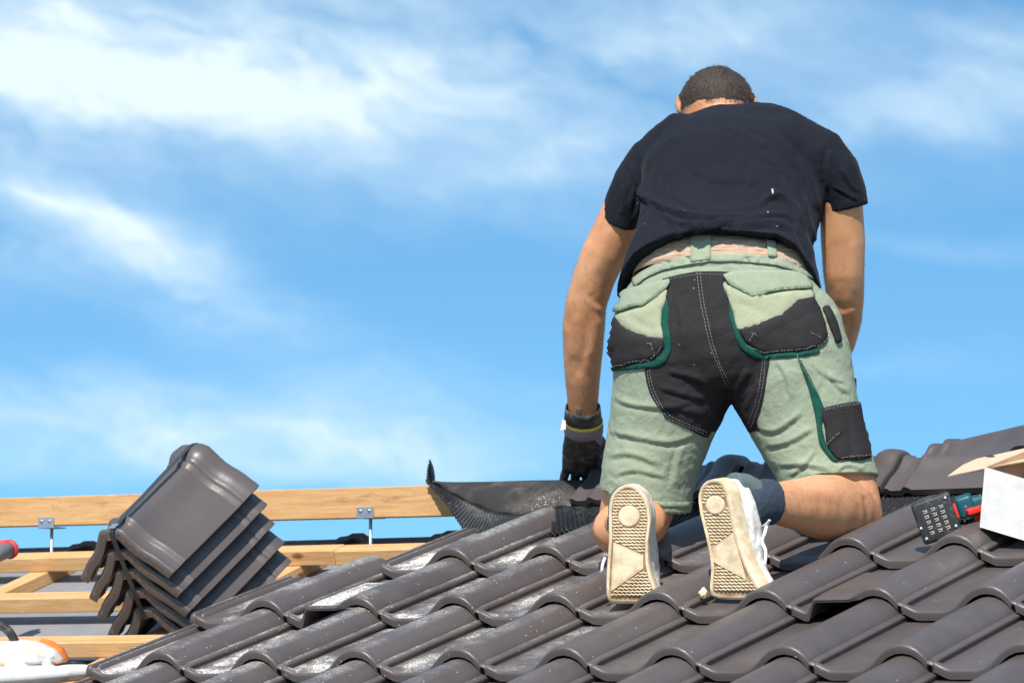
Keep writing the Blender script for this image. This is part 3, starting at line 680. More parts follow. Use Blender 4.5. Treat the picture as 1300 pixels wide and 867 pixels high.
# legs
parts.append(tube([(880, 430, 9.45, 66, .105), (858, 480, 9.45, 64, .10), (835, 550, 9.46, 54, .085), (818, 610, 9.48, 50, .072), (806, 655, 9.50, 46, .062), (802, 672, 9.49, 44, .055)], 28))
parts.append(tube([(802, 676, 9.53, 40, .055), (801, 674, 9.47, 47, .058), (800, 668, 9.38, 49, .062), (799, 664, 9.29, 47, .060), (799, 664, 9.19, 33, .042), (799, 668, 9.11, 23, .034), (799, 672, 9.06, 22, .036)], 28))
parts.append(tube([(968, 430, 9.44, 66, .105), (990, 480, 9.43, 66, .10), (1028, 550, 9.40, 56, .085), (1062, 605, 9.37, 50, .070), (1082, 640, 9.35, 38, .060), (1088, 655, 9.34, 34, .055)], 28))
parts.append(tube([(1096, 659, 9.36, 30, .050), (1080, 651, 9.30, 38, .056), (1056, 645, 9.235, 43, .060), (1035, 642, 9.18, 40, .058), (1010, 640, 9.12, 32.5, .046), (985, 639, 9.065, 27, .036), (962, 640, 9.02, 24, .034), (948, 645, 8.99, 22, .034)], 28))
parts.append(ball(P(1093, 656, 9.35), .046, .055, .060)); parts.append(ball(P(801, 676, 9.52), .060, .05, .055))
body_me = union('body', parts, .006, 5)
def shape_arm(me):
    rumple(me, .0006, 14, 6, (1, 1, .45))
    folds(me, [([(734, 395), (728, 420), (727, 460)], .0035, 8), ([(760, 400), (757, 425), (750, 455)], .0035, 7), ([(733, 470), (738, 500), (742, 520)], .0028, 6), ([(775, 285), (765, 320), (756, 350)], .003, 10), ([(747, 372), (757, 384), (768, 386)], -.0030, 6), ([(1058, 385), (1070, 392), (1086, 386)], -.003, 6), ([(1088, 395), (1086, 425), (1078, 450)], .003, 7),
      ([(1015, 622), (1045, 624), (1075, 630)], .0020, 12), ([(742, 300), (738, 340), (736, 372)], .0030, 9), ([(756, 392), (750, 430), (744, 480)], .0030, 7), ([(722, 400), (728, 440), (730, 490)], -.0022, 7),
               ([(1060, 300), (1064, 340), (1068, 370)], -.0025, 9), ([(1084, 300), (1084, 350), (1086, 380)], .0025, 8), ([(1096, 625), (1102, 650), (1098, 676)], -.004, 6)])
shape_arm(body_me)
body = obj('body', body_me, M_SKIN, None); 
def attach(o, parent=man): o.parent = parent; o.matrix_basis = Matrix.Translation(-man.location) if parent is man else o.matrix_basis; return o
attach(body)

# --- hair: close-cropped cap with short strands
bpy.context.view_layer.update()
hb = BVHTree.FromPolygons([v.co[:] for v in body_me.vertices], [tuple(p.vertices) for p in body_me.polygons])
hv = []; hfc = []; cap = {}
NU, NV = 64, 34
for i in range(NV+1):
    th = math.radians(110)*i/NV
    for k in range(NU):
        ph = 2*PI*k/NU
        ax = (UP*.88+FW*.475)/1.0                                                                 # crown-back axis
        e1 = RT; e2 = np.cross(ax, e1)
        lim = 1.0
        cphi = math.sin(ph)
        thl = th*(.90-.10*math.sin(ph))
        d = ax*math.cos(thl)+(e1*math.cos(ph)+e2*math.sin(ph))*math.sin(thl)
        loc, nn, ix, ds = hb.ray_cast(Vector(HC+d*.3), Vector(-d))
        q = np.array(loc) if loc else HC+d*.1
        lat = (q-HC)@RT; q = q-RT*(lat-max(-.0875, min(.0875, lat)))
        edge = min(1, (1-i/NV)*4)
        hv.append(q+d*(.0070*edge-.0008+.0012*mn.noise(Vector(q*60))))
for i in range(NV):
    for k in range(NU): a = i*NU+k; b = i*NU+(k+1) % NU; hfc.append((a, b, b+NU, a+NU))
sv = []; sf = []
for _ in range(9000):
    i = random.randint(0, NV-1); k = random.randrange(NU); q = hv[i*NU+k]*(1-(u_ := random.random()))+hv[(i+1)*NU+k]*u_; q = q+(hv[i*NU+(k+1) % NU]-hv[i*NU+k])*random.random()
    d = q-HC; d /= np.linalg.norm(d); tg = -UP*.8-FW*.1+np.array([random.uniform(-.3, .3)+.5*mn.noise(Vector(q*38)) for _ in range(3)]); tip = d*random.uniform(.25, .7)+tg*.9; tip = tip/np.linalg.norm(tip)*random.uniform(.007, .013)*(.7+.6*abs(mn.noise(Vector(q*45))))
    s = np.cross(tip, FW); s = s/(np.linalg.norm(s)+1e-9)*.0006; b = len(sv); q = q-d*.001
    sv += [q-s, q+s, q+tip*.6+s*.6, q+tip, q+tip*.6-s*.6]; sf += [(b, b+1, b+2, b+3, b+4)]
n0 = len(hv); hv += sv; hfc += [tuple(i+n0 for i in f) for f in sf]
attach(obj('hair', mesh('hair', hv, hfc, True), M_HAIR, kind='stuff'))

# fine hair on forearms and calf
ca_, na_ = arrays(body_me); qa_ = pix(ca_); sel = np.where((((qa_[:, 1] > 330) & (qa_[:, 1] < 515) & ((qa_[:, 0] < 775) | (qa_[:, 0] > 1040))) | ((qa_[:, 0] > 985) & (qa_[:, 1] > 605))) & (na_@FW < .3))[0]
V = []; F = []
for i in rng.choice(sel, 2400):
    n_v = na_[i]; dn = -UP*.9+np.array([random.uniform(-.5, .5) for _ in range(3)]); dn = dn-n_v*(dn@n_v); dn /= np.linalg.norm(dn); tip = (dn*.9+n_v*.45)*random.uniform(.006, .013); sd = np.cross(tip, FW); sd = sd/np.linalg.norm(sd)*.00013
    o0 = ca_[i]+np.array([random.uniform(-.003, .003) for _ in range(3)]); o0 = o0-n_v*((o0-ca_[i])@n_v); b = len(V); V += [o0-sd, o0+sd, o0+tip]; F.append((b, b+1, b+2))
attach(obj('body_hair', mesh('body_hair', V, F, False), M_HAIR, kind='stuff'))

# --- T-shirt
parts = [tube([(913, 366, 9.43, 131, .140), (915, 348, 9.455, 125, .140), (918, 322, 9.49, 114, .135), (922, 295, 9.54, 111, .135), (927, 268, 9.59, 113, .14), (932, 240, 9.64, 118, .138), (934, 217, 9.70, 121, .13), (931, 202, 9.745, 114, .115), (928, 190, 9.79, 99, .095), (926, 182, 9.83, 76, .072), (925, 177, 9.86, 45, .05)], 48, ex=2.25),
         tube([(900, 196, 9.76, 34, .085), (862, 200, 9.75, 42, .088), (832, 216, 9.755, 42, .080), (812, 240, 9.765, 38, .072), (794, 268, 9.78, 30.5, .064), (786, 283, 9.785, 27.2, .060)], 32),
         tube([(965, 190, 9.70, 34, .085), (1008, 190, 9.66, 42, .088), (1038, 204, 9.645, 42, .080), (1058, 226, 9.64, 37, .072), (1070, 250, 9.64, 30.5, .064), (1074, 265, 9.64, 28.2, .060)], 32)]
shirt_me = union('t_shirt', parts, .0038, 6)
def lift(co, no):                      # the back of the hem rides up
    q = pix(co); x = q[:, 0]; cur = np.interp(x, [783, 820, 880, 920, 980, 1045], [366, 338, 327, 325, 327, 350]); tgt = np.interp(x, [778, 790, 803, 820, 850, 885, 920, 985, 1010, 1030, 1050], [392, 372, 343, 323, 305, 297, 294, 296, 309, 333, 362])
    k = np.clip((q[:, 1]-225)/(cur-225), 0, 1.25); k = k*k
    co = co+UP[None]*(k*(cur-tgt)/530)[:, None]
    k = np.clip((228-q[:, 1])/62, 0, 1); k = k*k*(3-2*k)
    return co+UP[None]*(k*np.interp(x, [800, 830, 855, 905, 940, 990, 1050], [0, 8, 17, 16, 10, 7, 0])/530)[:, None]
flex(shirt_me, lift)
rumple(shirt_me, .0020, 9, 3, (1, 1, .6))
rumple(shirt_me, .0017, 20, 8, (1, 1, .6)); rumple(shirt_me, .0006, 60, 1)
AMP = 2.0
SF = [
    ([(846, 240), (880, 262), (925, 268), (970, 258)], .0022, 6), ([(870, 212), (905, 225), (950, 226)], .0016, 7), ([(840, 262), (862, 300), (850, 318)], .0020, 5), ([(990, 225), (1008, 262), (1012, 300)], .0030, 5),
    ([(895, 292), (940, 280), (990, 272), (1015, 282)], .0028, 4), ([(826, 250), (850, 278), (900, 296)], .0030, 4.5), ([(1020, 240), (1026, 280), (1040, 320)], .0028, 4.5), ([(905, 160), (940, 168), (985, 190)], .0014, 5),
    ([(812, 262), (822, 250), (838, 262), (870, 272), (915, 276), (960, 272)], .0055, 5.5), ([(806, 240), (818, 250), (832, 268), (838, 286)], .0045, 5),
    ([(838, 280), (880, 290), (930, 287), (985, 284), (1020, 300)], .0050, 5), ([(820, 318), (850, 300), (900, 288), (950, 282)], .0045, 5), ([(815, 335), (840, 312), (870, 300)], .0035, 4),
    ([(1010, 200), (1030, 235), (1036, 270)], .0035, 6), ([(960, 262), (985, 248), (1005, 262), (1028, 300)], .0045, 5), ([(975, 236), (1000, 262), (1020, 300), (1034, 335)], .0040, 5),
    ([(855, 190), (848, 210), (842, 232)], .0028, 4), ([(950, 160), (985, 175), (1012, 200)], .0022, 5), ([(930, 165), (975, 190)], .0015, 5), ([(960, 190), (990, 215), (1000, 232)], .0018, 5),
    ([(800, 205), (806, 235), (800, 262)], .0030, 5), ([(788, 232), (792, 255), (788, 276)], .0024, 5), ([(815, 230), (812, 255), (806, 280)], .0040, 4.5),
    ([(1054, 188), (1050, 215), (1050, 245)], .0040, 5), ([(1068, 212), (1080, 235), (1092, 245)], .0025, 4), ([(1056, 235), (1072, 245), (1092, 256)], .0022, 3.5),
    ([(800, 345), (830, 322), (880, 306), (930, 301), (985, 305), (1020, 325)], .0022, 3), ([(880, 225), (930, 232), (980, 225)], .0012, 7)]
folds(shirt_me, [(a, b*AMP, c*.9) for a, b, c in SF])
shirt = attach(obj('t_shirt', shirt_me, M_SHIRT))

# --- shorts
pel = [(919, 350, 9.455, 110, .124), (919, 366, 9.45, 124, .130), (919, 390, 9.445, 139, .142), (922, 420, 9.44, 147, .152), (926, 450, 9.44, 149, .150), (928, 475, 9.44, 146, .135), (929, 492, 9.44, 130, .11)]
legL = [(872, 430, 9.44, 88, .13), (858, 470, 9.445, 84, .128), (850, 505, 9.45, 74, .118), (838, 545, 9.46, 66.5, .108), (827, 585, 9.465, 62, .102), (821, 615, 9.47, 59, .100), (819, 638, 9.475, 58.5, .100)]
legR = [(984, 430, 9.42, 88, .13), (1000, 470, 9.41, 84, .128), (1012, 505, 9.40, 77, .118), (1028, 545, 9.39, 69.5, .106), (1042, 582, 9.375, 64, .098), (1050, 606, 9.365, 64, .095), (1053, 618, 9.36, 65, .094)]
shorts_me = union('shorts', [tube(pel, 48, ex=2.3), tube(legL, 36), tube(legR, 36)], .0038, 8)
# the right hem is cut so that it rises over the calf; the left one slants
def hem(co, no):
    q = pix(co)
    m_ = (q[:, 0] > 960) & (q[:, 1] > 585); k = np.clip((q[:, 1]-585)/33, 0, 1)
    target = np.interp(q[:, 0], [980, 1000, 1040, 1080, 1118], [614, 610, 605, 612, 622])-618
    front = np.clip(-(no@FW), 0, 1)*.5+.5
    co[m_] += (UP[None]*(-(target*k)[:, None])/540)[m_]
    m_ = (q[:, 0] < 900) & (q[:, 1] > 600); k = np.clip((q[:, 1]-600)/38, 0, 1)
    target = np.interp(q[:, 0], [760, 790, 840, 880], [622, 633, 642, 644])-638
    co[m_] += (UP[None]*(-(target*k)[:, None])/535)[m_]
    k = np.clip((405-q[:, 1])/70, 0, 1); k = k*k*(3-2*k)
    co = co+UP[None]*(k*np.interp(q[:, 0], [800, 850, 920, 990, 1042], [0, 8, 10, 9, 0])/540)[:, None]
    return co
flex(shorts_me, hem)
rumple(shorts_me, .0022, 8, 11)
rumple(shorts_me, .0012, 22, 5); rumple(shorts_me, .0007, 60, 9)
SF = [
    ([(845, 470), (880, 478), (905, 490)], .006, 6), ([(835, 490), (870, 500), (900, 508)], .005, 6), ([(840, 515), (870, 520), (898, 528)], .004, 6), ([(950, 465), (940, 485), (928, 500)], .005, 6), ([(965, 480), (955, 500), (945, 520)], .0045, 5),
    ([(775, 500), (800, 512), (850, 516), (885, 505)], .0042, 6), ([(770, 545), (800, 552), (850, 560), (885, 548)], .0048, 7), ([(768, 580), (800, 575), (840, 590)], .0040, 7), ([(775, 605), (805, 596), (850, 606)], .0035, 6),
    ([(960, 540), (985, 545), (1020, 520)], .0045, 7), ([(968, 565), (1000, 560), (1035, 540)], .0045, 7), ([(985, 590), (1020, 588), (1060, 596)], .0045, 7), ([(1000, 605), (1020, 590), (1035, 570)], .0040, 5), ([(1060, 600), (1075, 590), (1100, 596)], .003, 5),
    ([(985, 455), (1000, 480), (1005, 510)], .0035, 6), ([(1050, 470), (1065, 490), (1080, 500)], .0035, 5), ([(1030, 460), (1050, 478), (1075, 486)], .003, 4),
    ([(830, 342), (870, 336), (920, 334)], .002, 4), ([(862, 380), (868, 420), (866, 452)], .003, 8), ([(900, 350), (905, 400), (915, 450), (926, 490)], .0020, 5), ([(870, 560), (860, 590), (856, 622)], .003, 8)]
folds(shorts_me, [(a, b*1.15, c*.8) for a, b, c in SF])
shorts = attach(obj('shorts', shorts_me, [M_GREEN, M_BLACK]))
SB = BVHTree.FromPolygons([v.co[:] for v in shorts_me.vertices], [tuple(p.vertices) for p in shorts_me.polygons])
def hit(px, py, bv=None, off=0.0):
    r = ray(px, py); r = r/np.linalg.norm(r)
    for bb_ in (bv or [SB]):
        loc, nn, ix, ds = bb_.ray_cast(Vector(CAM), Vector(r))
        if loc is not None:
            nn = np.array(nn); nn = nn if nn@r < 0 else -nn; return np.array(loc)+nn*off, nn
    return None
def smooth_poly(pts, sub=4, closed=True):
    n = len(pts); out = []
    for i in range(n):
        p0, p1, p2, p3 = [np.array(pts[(i+j) % n], float) for j in (-1, 0, 1, 2)]
        # keep straight runs: light rounding only
        for k in range(sub): t = k/sub; a = .5*((2*p1)+(-p0+p2)*t+(2*p0-5*p1+4*p2-p3)*t*t+(-p0+3*p1-3*p2+p3)*t**3); b = p1*(1-t)+p2*t; out.append(a*.5+b*.5)
    return out
def sew(name, poly, mats, off=.002, th=.002, parent=None, puff=0.0, bv=None, step=4.0, crease=()):
    """a fabric panel with thickness, laid on the garment"""
    pb = smooth_poly(poly); pb = [tuple(p) for p in pb]; n = len(pb)
    xs = [p[0] for p in pb]; ys = [p[1] for p in pb]
    def inside(x, y):
        c = False; j = n-1
        for i in range(n):
            if (pb[i][1] > y) != (pb[j][1] > y) and x < (pb[j][0]-pb[i][0])*(y-pb[i][1])/(pb[j][1]-pb[i][1])+pb[i][0]: c = not c
            j = i
        return c
    A = np.array(pb)
    pts = list(pb); y = min(ys); row = 0
    while y < max(ys):
        x = min(xs)+(row % 2)*step/2
        while x < max(xs):
            if inside(x, y) and np.min(np.hypot(A[:, 0]-x, A[:, 1]-y)) > step*.6: pts.append((x, y))
            x += step
        y += step*.87; row += 1
    vs, es, fs, *_ = delaunay_2d_cdt([Vector(p) for p in pts], [(i, (i+1) % n) for i in range(n)], [], 1, .01)
    V = []; ok = []
    for v in vs:
        h = hit(v.x, v.y, bv)
        if h is None: V.append(None); continue
        de = np.min(np.hypot(A[:, 0]-v.x, A[:, 1]-v.y)); k = min(1, de/10); pf = puff*k*(2-k)
        for pl, am, wd in crease:
            dd, t = polydist(np.array([[v.x, v.y]]), pl); pf += am*math.exp(-(dd[0]/wd)**2)*min(1, de/4)
        V.append(h[0]+h[1]*(off+pf))
    mp = {}; VV = []
    for i, v in enumerate(V):
        if v is not None: mp[i] = len(VV); VV.append(v)
    F = []
    for f in fs:
        if all(i in mp for i in f):
            q = [VV[mp[i]] for i in f]
            if max(np.linalg.norm(q[0]-q[1]), np.linalg.norm(q[1]-q[2]), np.linalg.norm(q[2]-q[0])) > .05: continue
            nn = np.cross(q[1]-q[0], q[2]-q[0]); F.append(tuple(mp[i] for i in f) if nn@FW < 0 else tuple(mp[i] for i in f)[::-1])
    par = list(range(len(VV)))
    def fnd(a):
        while par[a] != a: par[a] = par[par[a]]; a = par[a]
        return a
    for f in F: a = fnd(f[0]); par[fnd(f[1])] = a; par[fnd(f[2])] = a
    cnt = {}
    for f in F: cnt[fnd(f[0])] = cnt.get(fnd(f[0]), 0)+1
    if cnt: bg_ = max(cnt, key=cnt.get); F = [f for f in F if fnd(f[0]) == bg_]
    o = obj(name, mesh(name, VV, F), mats)
    m_ = o.modifiers.new('thickness', 'SOLIDIFY'); m_.thickness = th; m_.offset = 0
    o.parent = parent if parent is not None else shorts
    return o
def thread(lines, off=.0042, r=.00046, bv=None, name='stitching', dash=3.2, gap=1.3, mats=None, parent=None):
    V = []; F = []
    for pl in lines:
        c = catmull(pl, 8); d = np.concatenate([[0], np.cumsum(np.linalg.norm(np.diff(c, axis=0), axis=1))]); s = 0
        while s < d[-1]:
            e = min(s+dash, d[-1]); pp = []
            for u in (s, (s+e)/2, e):
                x = np.interp(u, d, c[:, 0]); y = np.interp(u, d, c[:, 1]); h = hit(x, y, bv, off)
                if h: pp.append(h[0])
            s += dash+gap
            if len(pp) < 3 or np.linalg.norm(pp[2]-pp[0]) > .03: continue
            b = len(V); t = pp[2]-pp[0]; sd = np.cross(t, FW); sd /= np.linalg.norm(sd); u2 = -FW
            for p in pp: V += [p-sd*r, p+sd*r, p+u2*r*1.3]
            for i in (0, 3): F += [(b+i, b+i+2, b+i+5, b+i+3), (b+i+2, b+i+1, b+i+4, b+i+5)]
    o = obj(name, mesh(name, V, F), mats or M_THREAD, kind='stuff'); o.parent = parent or shorts; return o

# --- belt and loops
def band(name, rings, mats, w_, th_, parent=None):
    V = []; F = []; seg = 72
    for j, (c, a, b, t) in enumerate(rings):
        pass
belt_r = tube([(918.5, 360, 9.450, 115, .129), (919, 352, 9.456, 115.5, .1305), (919, 341, 9.466, 113.5, .1300), (919.5, 333, 9.474, 111, .127)], 72, cap=False, ex=2.3)
belt = attach(obj('belt', mesh('belt', *belt_r), M_BELT)); solid(belt, .004)
folds(belt.data, [([(800, 352), (850, 322), (880, 316)], .002, 3), ([(905, 316), (950, 312), (1000, 322), (1035, 345)], .002, 3)])
BB = BVHTree.FromPolygons([tuple(v) for v in belt_r[0]], belt_r[1]); bpy.context.view_layer.update()
# black seat panel: inner part as material on the shorts themselves, edges as a sewn panel
seat = [(841, 354.5), (884.6, 345), (933, 346), (917.5, 359), (926, 385), (935, 420), (950, 446.5), (976.6, 453), (974, 477), (968, 512), (954.5, 549.5), (942, 527), (927, 503), (914, 518), (898, 555), (871.5, 543), (845, 530), (825.5, 499), (819, 468.4), (845, 457.5), (851.7, 446.5), (843, 411.5), (847.4, 367.6)]
co, no = arrays(shorts_me)
fc = np.array([p.center[:] for p in shorts_me.polygons]); fn = np.array([p.normal[:] for p in shorts_me.polygons]); fq = pix(fc)
inn = np.zeros(len(fc), int)
gus = (fq[:, 1] > 470) & (fq[:, 1] < 548) & (np.abs(fq[:, 0]-np.interp(fq[:, 1], [470, 505, 550], [926, 926, 926])) < np.interp(fq[:, 1], [470, 505, 550], [20, 20, 40])) & ((fn@FW) > -.75)
inn[gus & ((fn@FW) < .4)] = 1
shorts_me.polygons.foreach_set('material_index', inn)
sew('seat_panel', seat, M_BLACK, .0018, .0012, step=2.6)
SP2 = [SB]
sew('pocket_trim', [(846.5, 380), (850, 395), (849, 412), (852, 430), (852.5, 443.4), (847.6, 456.5), (836.7, 465.3), (819, 467.4), (779, 471), (777.5, 466), (836.7, 453.3), (843, 443.4), (840, 412.7), (841, 395)], M_TEAL, .0035, .003)
sew('back_pocket', [(782, 401), (820, 389), (846.5, 368), (845.5, 382), (841, 395), (840, 412.7), (842.5, 432), (825.7, 430), (806, 424.5), (792, 417)], M_KHAKI, .0045, .0025, puff=.004, crease=[([(800, 402), (830, 420)], -.002, 4)])
sew('pocket_patch', [(782, 402.8), (795, 415), (806, 421.6), (825, 427), (842, 430), (844, 441), (835.6, 452), (825.7, 457.6), (800, 463), (779.7, 468.6), (770.5, 452), (771, 439), (776.4, 421.5)], M_BLACK, .0058, .0022, puff=.006, crease=[([(796, 418), (786, 440), (778, 462)], -.004, 3.5), ([(820, 428), (826, 445)], -.003, 4)])
sew('pocket_flap', [(782, 397), (788.5, 378.6), (796, 369.5), (822, 362), (850, 355.7), (851.5, 360), (846.5, 367.8), (820, 388.6), (809, 389.7)], M_GREEN, .0085, .0025, puff=.0012, bv=[SB, BB])
sew('pocket_trim', [(924.9, 378), (932.8, 389.6), (939.4, 419), (948, 436), (968, 447.5), (1038, 444.5), (1036, 449), (1020.5, 452.5), (990, 454.5), (959, 454), (939.4, 442), (932.8, 424.6), (926, 400)], M_TEAL, .0035, .003)
sew('back_pocket', [(920, 362), (954.7, 375), (1027, 369), (1033, 380), (1012, 385), (992, 402), (976.6, 409), (938, 421), (930.6, 396)], M_KHAKI, .0045, .0025, puff=.003, crease=[([(940, 385), (985, 405)], -.0016, 4)])
sew('pocket_patch', [(937.5, 418), (958, 413), (976.6, 406), (992, 399.5), (1004, 389), (1011.7, 381.7), (1031, 378.6), (1042, 398), (1049, 424.6), (1046.8, 435.6), (1033.6, 443), (1000, 447), (968, 448), (948, 435)], M_BLACK, .0058, .0022, puff=.005, crease=[([(992, 402), (1000, 425), (1002, 446)], -.004, 3.5), ([(950, 420), (962, 436)], -.003, 4), ([(1015, 400), (1040, 425)], .002, 5)])
sew('pocket_flap', [(917.5, 350), (933, 345.7), (970, 344.5), (1003, 345.7), (1020.5, 352), (1029, 367.6), (990, 370), (954.7, 376.5), (928, 363.5)], M_GREEN, .0085, .0025, puff=.0012, bv=[SB, BB])
sew('pocket_trim', [(1011.7, 451), (1024.8, 472.8), (1040, 504), (1045, 518.8), (1043, 543), (1049, 564.8), (1064, 585), (1055.5, 584), (1040, 562), (1034.5, 527), (1027, 496)], M_TEAL, .0035, .003)
sew('thigh_pocket', [(1042, 519.8), (1066, 513), (1089, 510.5), (1094, 534), (1104, 581), (1064, 584), (1049, 564.8), (1046.8, 543)], M_BLACK, .0045, .0022, puff=.005, crease=[([(1072, 515), (1076, 545), (1080, 582)], -.003, 3), ([(1052, 560), (1064, 548)], .003, 3)])
sew('side_strip', [(1043, 392), (1050, 390), (1060, 408), (1066, 432), (1060, 436), (1052, 415)], M_BLACK, .006, .003, puff=.006)
sew('hem_band', [(763, 617), (790, 629), (840, 637), (879, 637), (878.5, 645), (840, 643.5), (790, 634), (763, 624)], M_GREEN, .0010, .0018)
# little tool loop standing off the side
tl = obj('side_tab', box_mesh('side_tab', .016, .010, .030, .003, 2), M_BLACK); tl.parent = shorts; tl.matrix_basis = M4(RT, FW, UP, P(1083, 488, 9.40))
tl = obj('side_tab', box_mesh('side_tab', .014, .020, .075, .004, 2), M_BLACK); tl.parent = shorts; tl.matrix_basis = M4((RT*.95-UP*.3)/np.linalg.norm(RT*.95-UP*.3), FW, (UP*.95+RT*-.3)/np.linalg.norm(UP*.95+RT*-.3), P(1059, 412, 9.44))
thread([[(885, 346), (889, 380), (895, 410), (902, 440), (912, 465), (922, 488)], [(889, 346), (893, 380), (899, 410), (906, 440), (915, 463), (925, 485)],
        [(822, 470), (828, 498), (846, 528), (872, 541), (897, 552)], [(825, 469), (831, 496), (848, 525), (873, 538), (897, 548)], [(972, 455), (970, 480), (964, 512), (954, 543)], [(969, 455), (966, 480), (960, 510), (951, 537)],
        [(842, 357), (884, 349), (930, 350)]], .0032)
thread([[(780, 466), (826, 455), (835, 450), (842, 440)], [(947, 437), (967, 446), (1000, 445.5), (1034, 441), (1045, 434), (1047, 424)], [(1066, 582), (1103, 579)], [(1045, 520), (1068, 515.5), (1088, 513)], [(1048, 564), (1064, 548)],
        [(827, 437), (833, 446)], [(824, 437), (830, 436)], [(950, 432), (957, 424)], [(953, 421), (960, 427)], [(776, 452), (781, 446)], [(1028, 424), (1040, 430)]], .0150, .0005)
thread([[(784, 395.5), (809, 387.5), (820, 386), (845, 366.5)], [(930, 361.5), (954.7, 373.5), (990, 367.5), (1026, 365)], [(764, 617), (790, 628), (840, 635.5), (878, 636)], [(1011, 452), (1040, 505), (1060, 512)]], .012, .0005, mats=M_GREEN)

sew('waistband', [(804, 356), (815, 347), (832, 338), (860, 328.5), (900, 323.5), (940, 323), (985, 327), (1012, 335), (1030, 346), (1034, 356), (1010, 346), (985, 338), (940, 333), (900, 333.5), (862, 338), (835, 347), (818, 356), (808, 364)], M_GREEN, .0050, .0016, bv=[SB, BB], step=4)
sew('belt_loop', [(878, 301), (890, 300), (902, 299.5), (902.5, 318), (902, 331), (890, 332.5), (877, 334), (877.5, 320)], M_GREEN, .007, .002, parent=None, bv=[BB, SB], step=5)
sew('belt_loop', [(972, 303), (977.5, 303.3), (983, 304), (984, 315), (985.5, 327), (980, 326.5), (974.5, 326), (973, 315)], M_GREEN, .007, .002, bv=[BB, SB], step=3)

HB_ = BVHTree.FromPolygons([v.co[:] for v in shirt_me.vertices], [tuple(p.vertices) for p in shirt_me.polygons])
M_PAINT = mat('dried_plaster', (.42, .41, .36), .9)
for poly in ([(979.5, 240), (981.5, 240.5), (982.5, 244), (981, 247), (979.6, 244)], [(974.4, 268.8), (975.8, 269), (975.5, 270.3), (974.3, 270.2)], [(986, 287), (987.2, 287.2), (986.8, 288.2), (985.9, 288)]):
    sew('plaster_fleck', poly, M_PAINT, .0008, .001, parent=shirt, bv=[HB_], step=2)

# --- gloves
def hand(name, wx, wy, wd, flip=1, reach=(0, 0)):
    H = []; dx, dd = reach
    def q(x, y, d): return (wx+flip*(x-740)+dx*(y-530)/80, wy+(y-530), wd+d+dd*(y-530)/80)
    H.append(tube([(*q(741, 541, .0), 22.0, .028), (*q(741, 552, .010), 24, .026), (*q(740, 566, .025), 25.5, .024), (*q(739, 580, .045), 25.5, .022), (*q(738, 594, .062), 24.5, .018)], 28, ex=2.3))
    fing = [((721, 586, .052), (719, 596, .072), (716, 606, .078), (713, 616, .072), 5.6), ((732, 589, .055), (731, 599, .080), (730, 609, .086), (730, 620, .078), 6.0),
            ((744, 589, .055), (744, 600, .080), (745, 610, .084), (746, 620, .076), 6.0), ((755, 586, .050), (756, 597, .070), (759, 606, .074), (761, 614, .066), 5.6)]
    for f in fing:
        r = f[4]; H.append(tube([(*q(*f[0]), r*1.1, .0115), (*q(*f[1]), r*1.05, .0105), (*q(*f[2]), r, .0098), (*q(*f[3]), r*.85, .0085)], 14))
    H.append(tube([(*q(758, 556, .012), 8, .014), (*q(766, 568, .002), 8, .0135), (*q(769, 581, .006), 7.4, .012), (*q(766, 594, .018), 6.4, .010)], 14))
    me = union(name, H, .0026, 3); rumple(me, .0009, 45, 2)
    g = attach(obj(name, me, M_GLOVE))
    cz = [(*q(741, 548, .006), 24.4, .0300), (*q(741, 541, 0), 24.6, .0310), (*q(741, 535, -.004), 23.5, .0300)]
    c1 = tube(cz, 36, cap=False); o = obj('knit_cuff', mesh('knit_cuff', *c1), M_KNIT); o.parent = g; solid(o, .002)
    yy = tube([(*q(741, 536.5, -.004), 24.0, .0310), (*q(741, 533, -.006), 24.0, .0310)], 36, cap=False); o = obj('yellow_hem', mesh('yellow_hem', *yy), M_YEL); o.parent = g; solid(o, .0015)
    ws = tube([(*q(740, 532.0, -.006), 23.2, .0315), (*q(740, 524, -.010), 22.6, .0312), (*q(740, 517, -.013), 21.8, .0305)], 36, cap=False); o = obj('wrist_strap', mesh('wrist_strap', *ws), M_GLOVE); o.parent = g; solid(o, .003)
    return g
gL = hand('glove', 740, 530, 9.995, 1, (0, .14))
t_ = obj('pull_tab', mesh('pull_tab', [P(718, 534, 9.955), P(714, 532, 9.955), P(712, 540, 9.95), P(711, 546, 9.95), P(718, 545, 9.955)], [(0, 1, 2, 3, 4)], False), M_LACE); t_.parent = gL; solid(t_, .0015)
bk = obj('buckle', box_mesh('buckle', .014, .004, .022, .0015, 2), M_STRAP); bk.parent = gL; bk.matrix_basis = M4(RT, FW, UP, P(735, 525, 9.952))
knw = sew('knuckle_knit', [(742, 543), (752, 545), (762, 544), (764, 556), (763, 566), (750, 552)], M_KNIT, .001, .0014, parent=gL, bv=[BVHTree.FromPolygons([v.co[:] for v in gL.data.vertices], [tuple(p.vertices) for p in gL.data.polygons])], step=3)
gR = hand('glove', 1034, 530, 9.90, -1, (-6, .04))

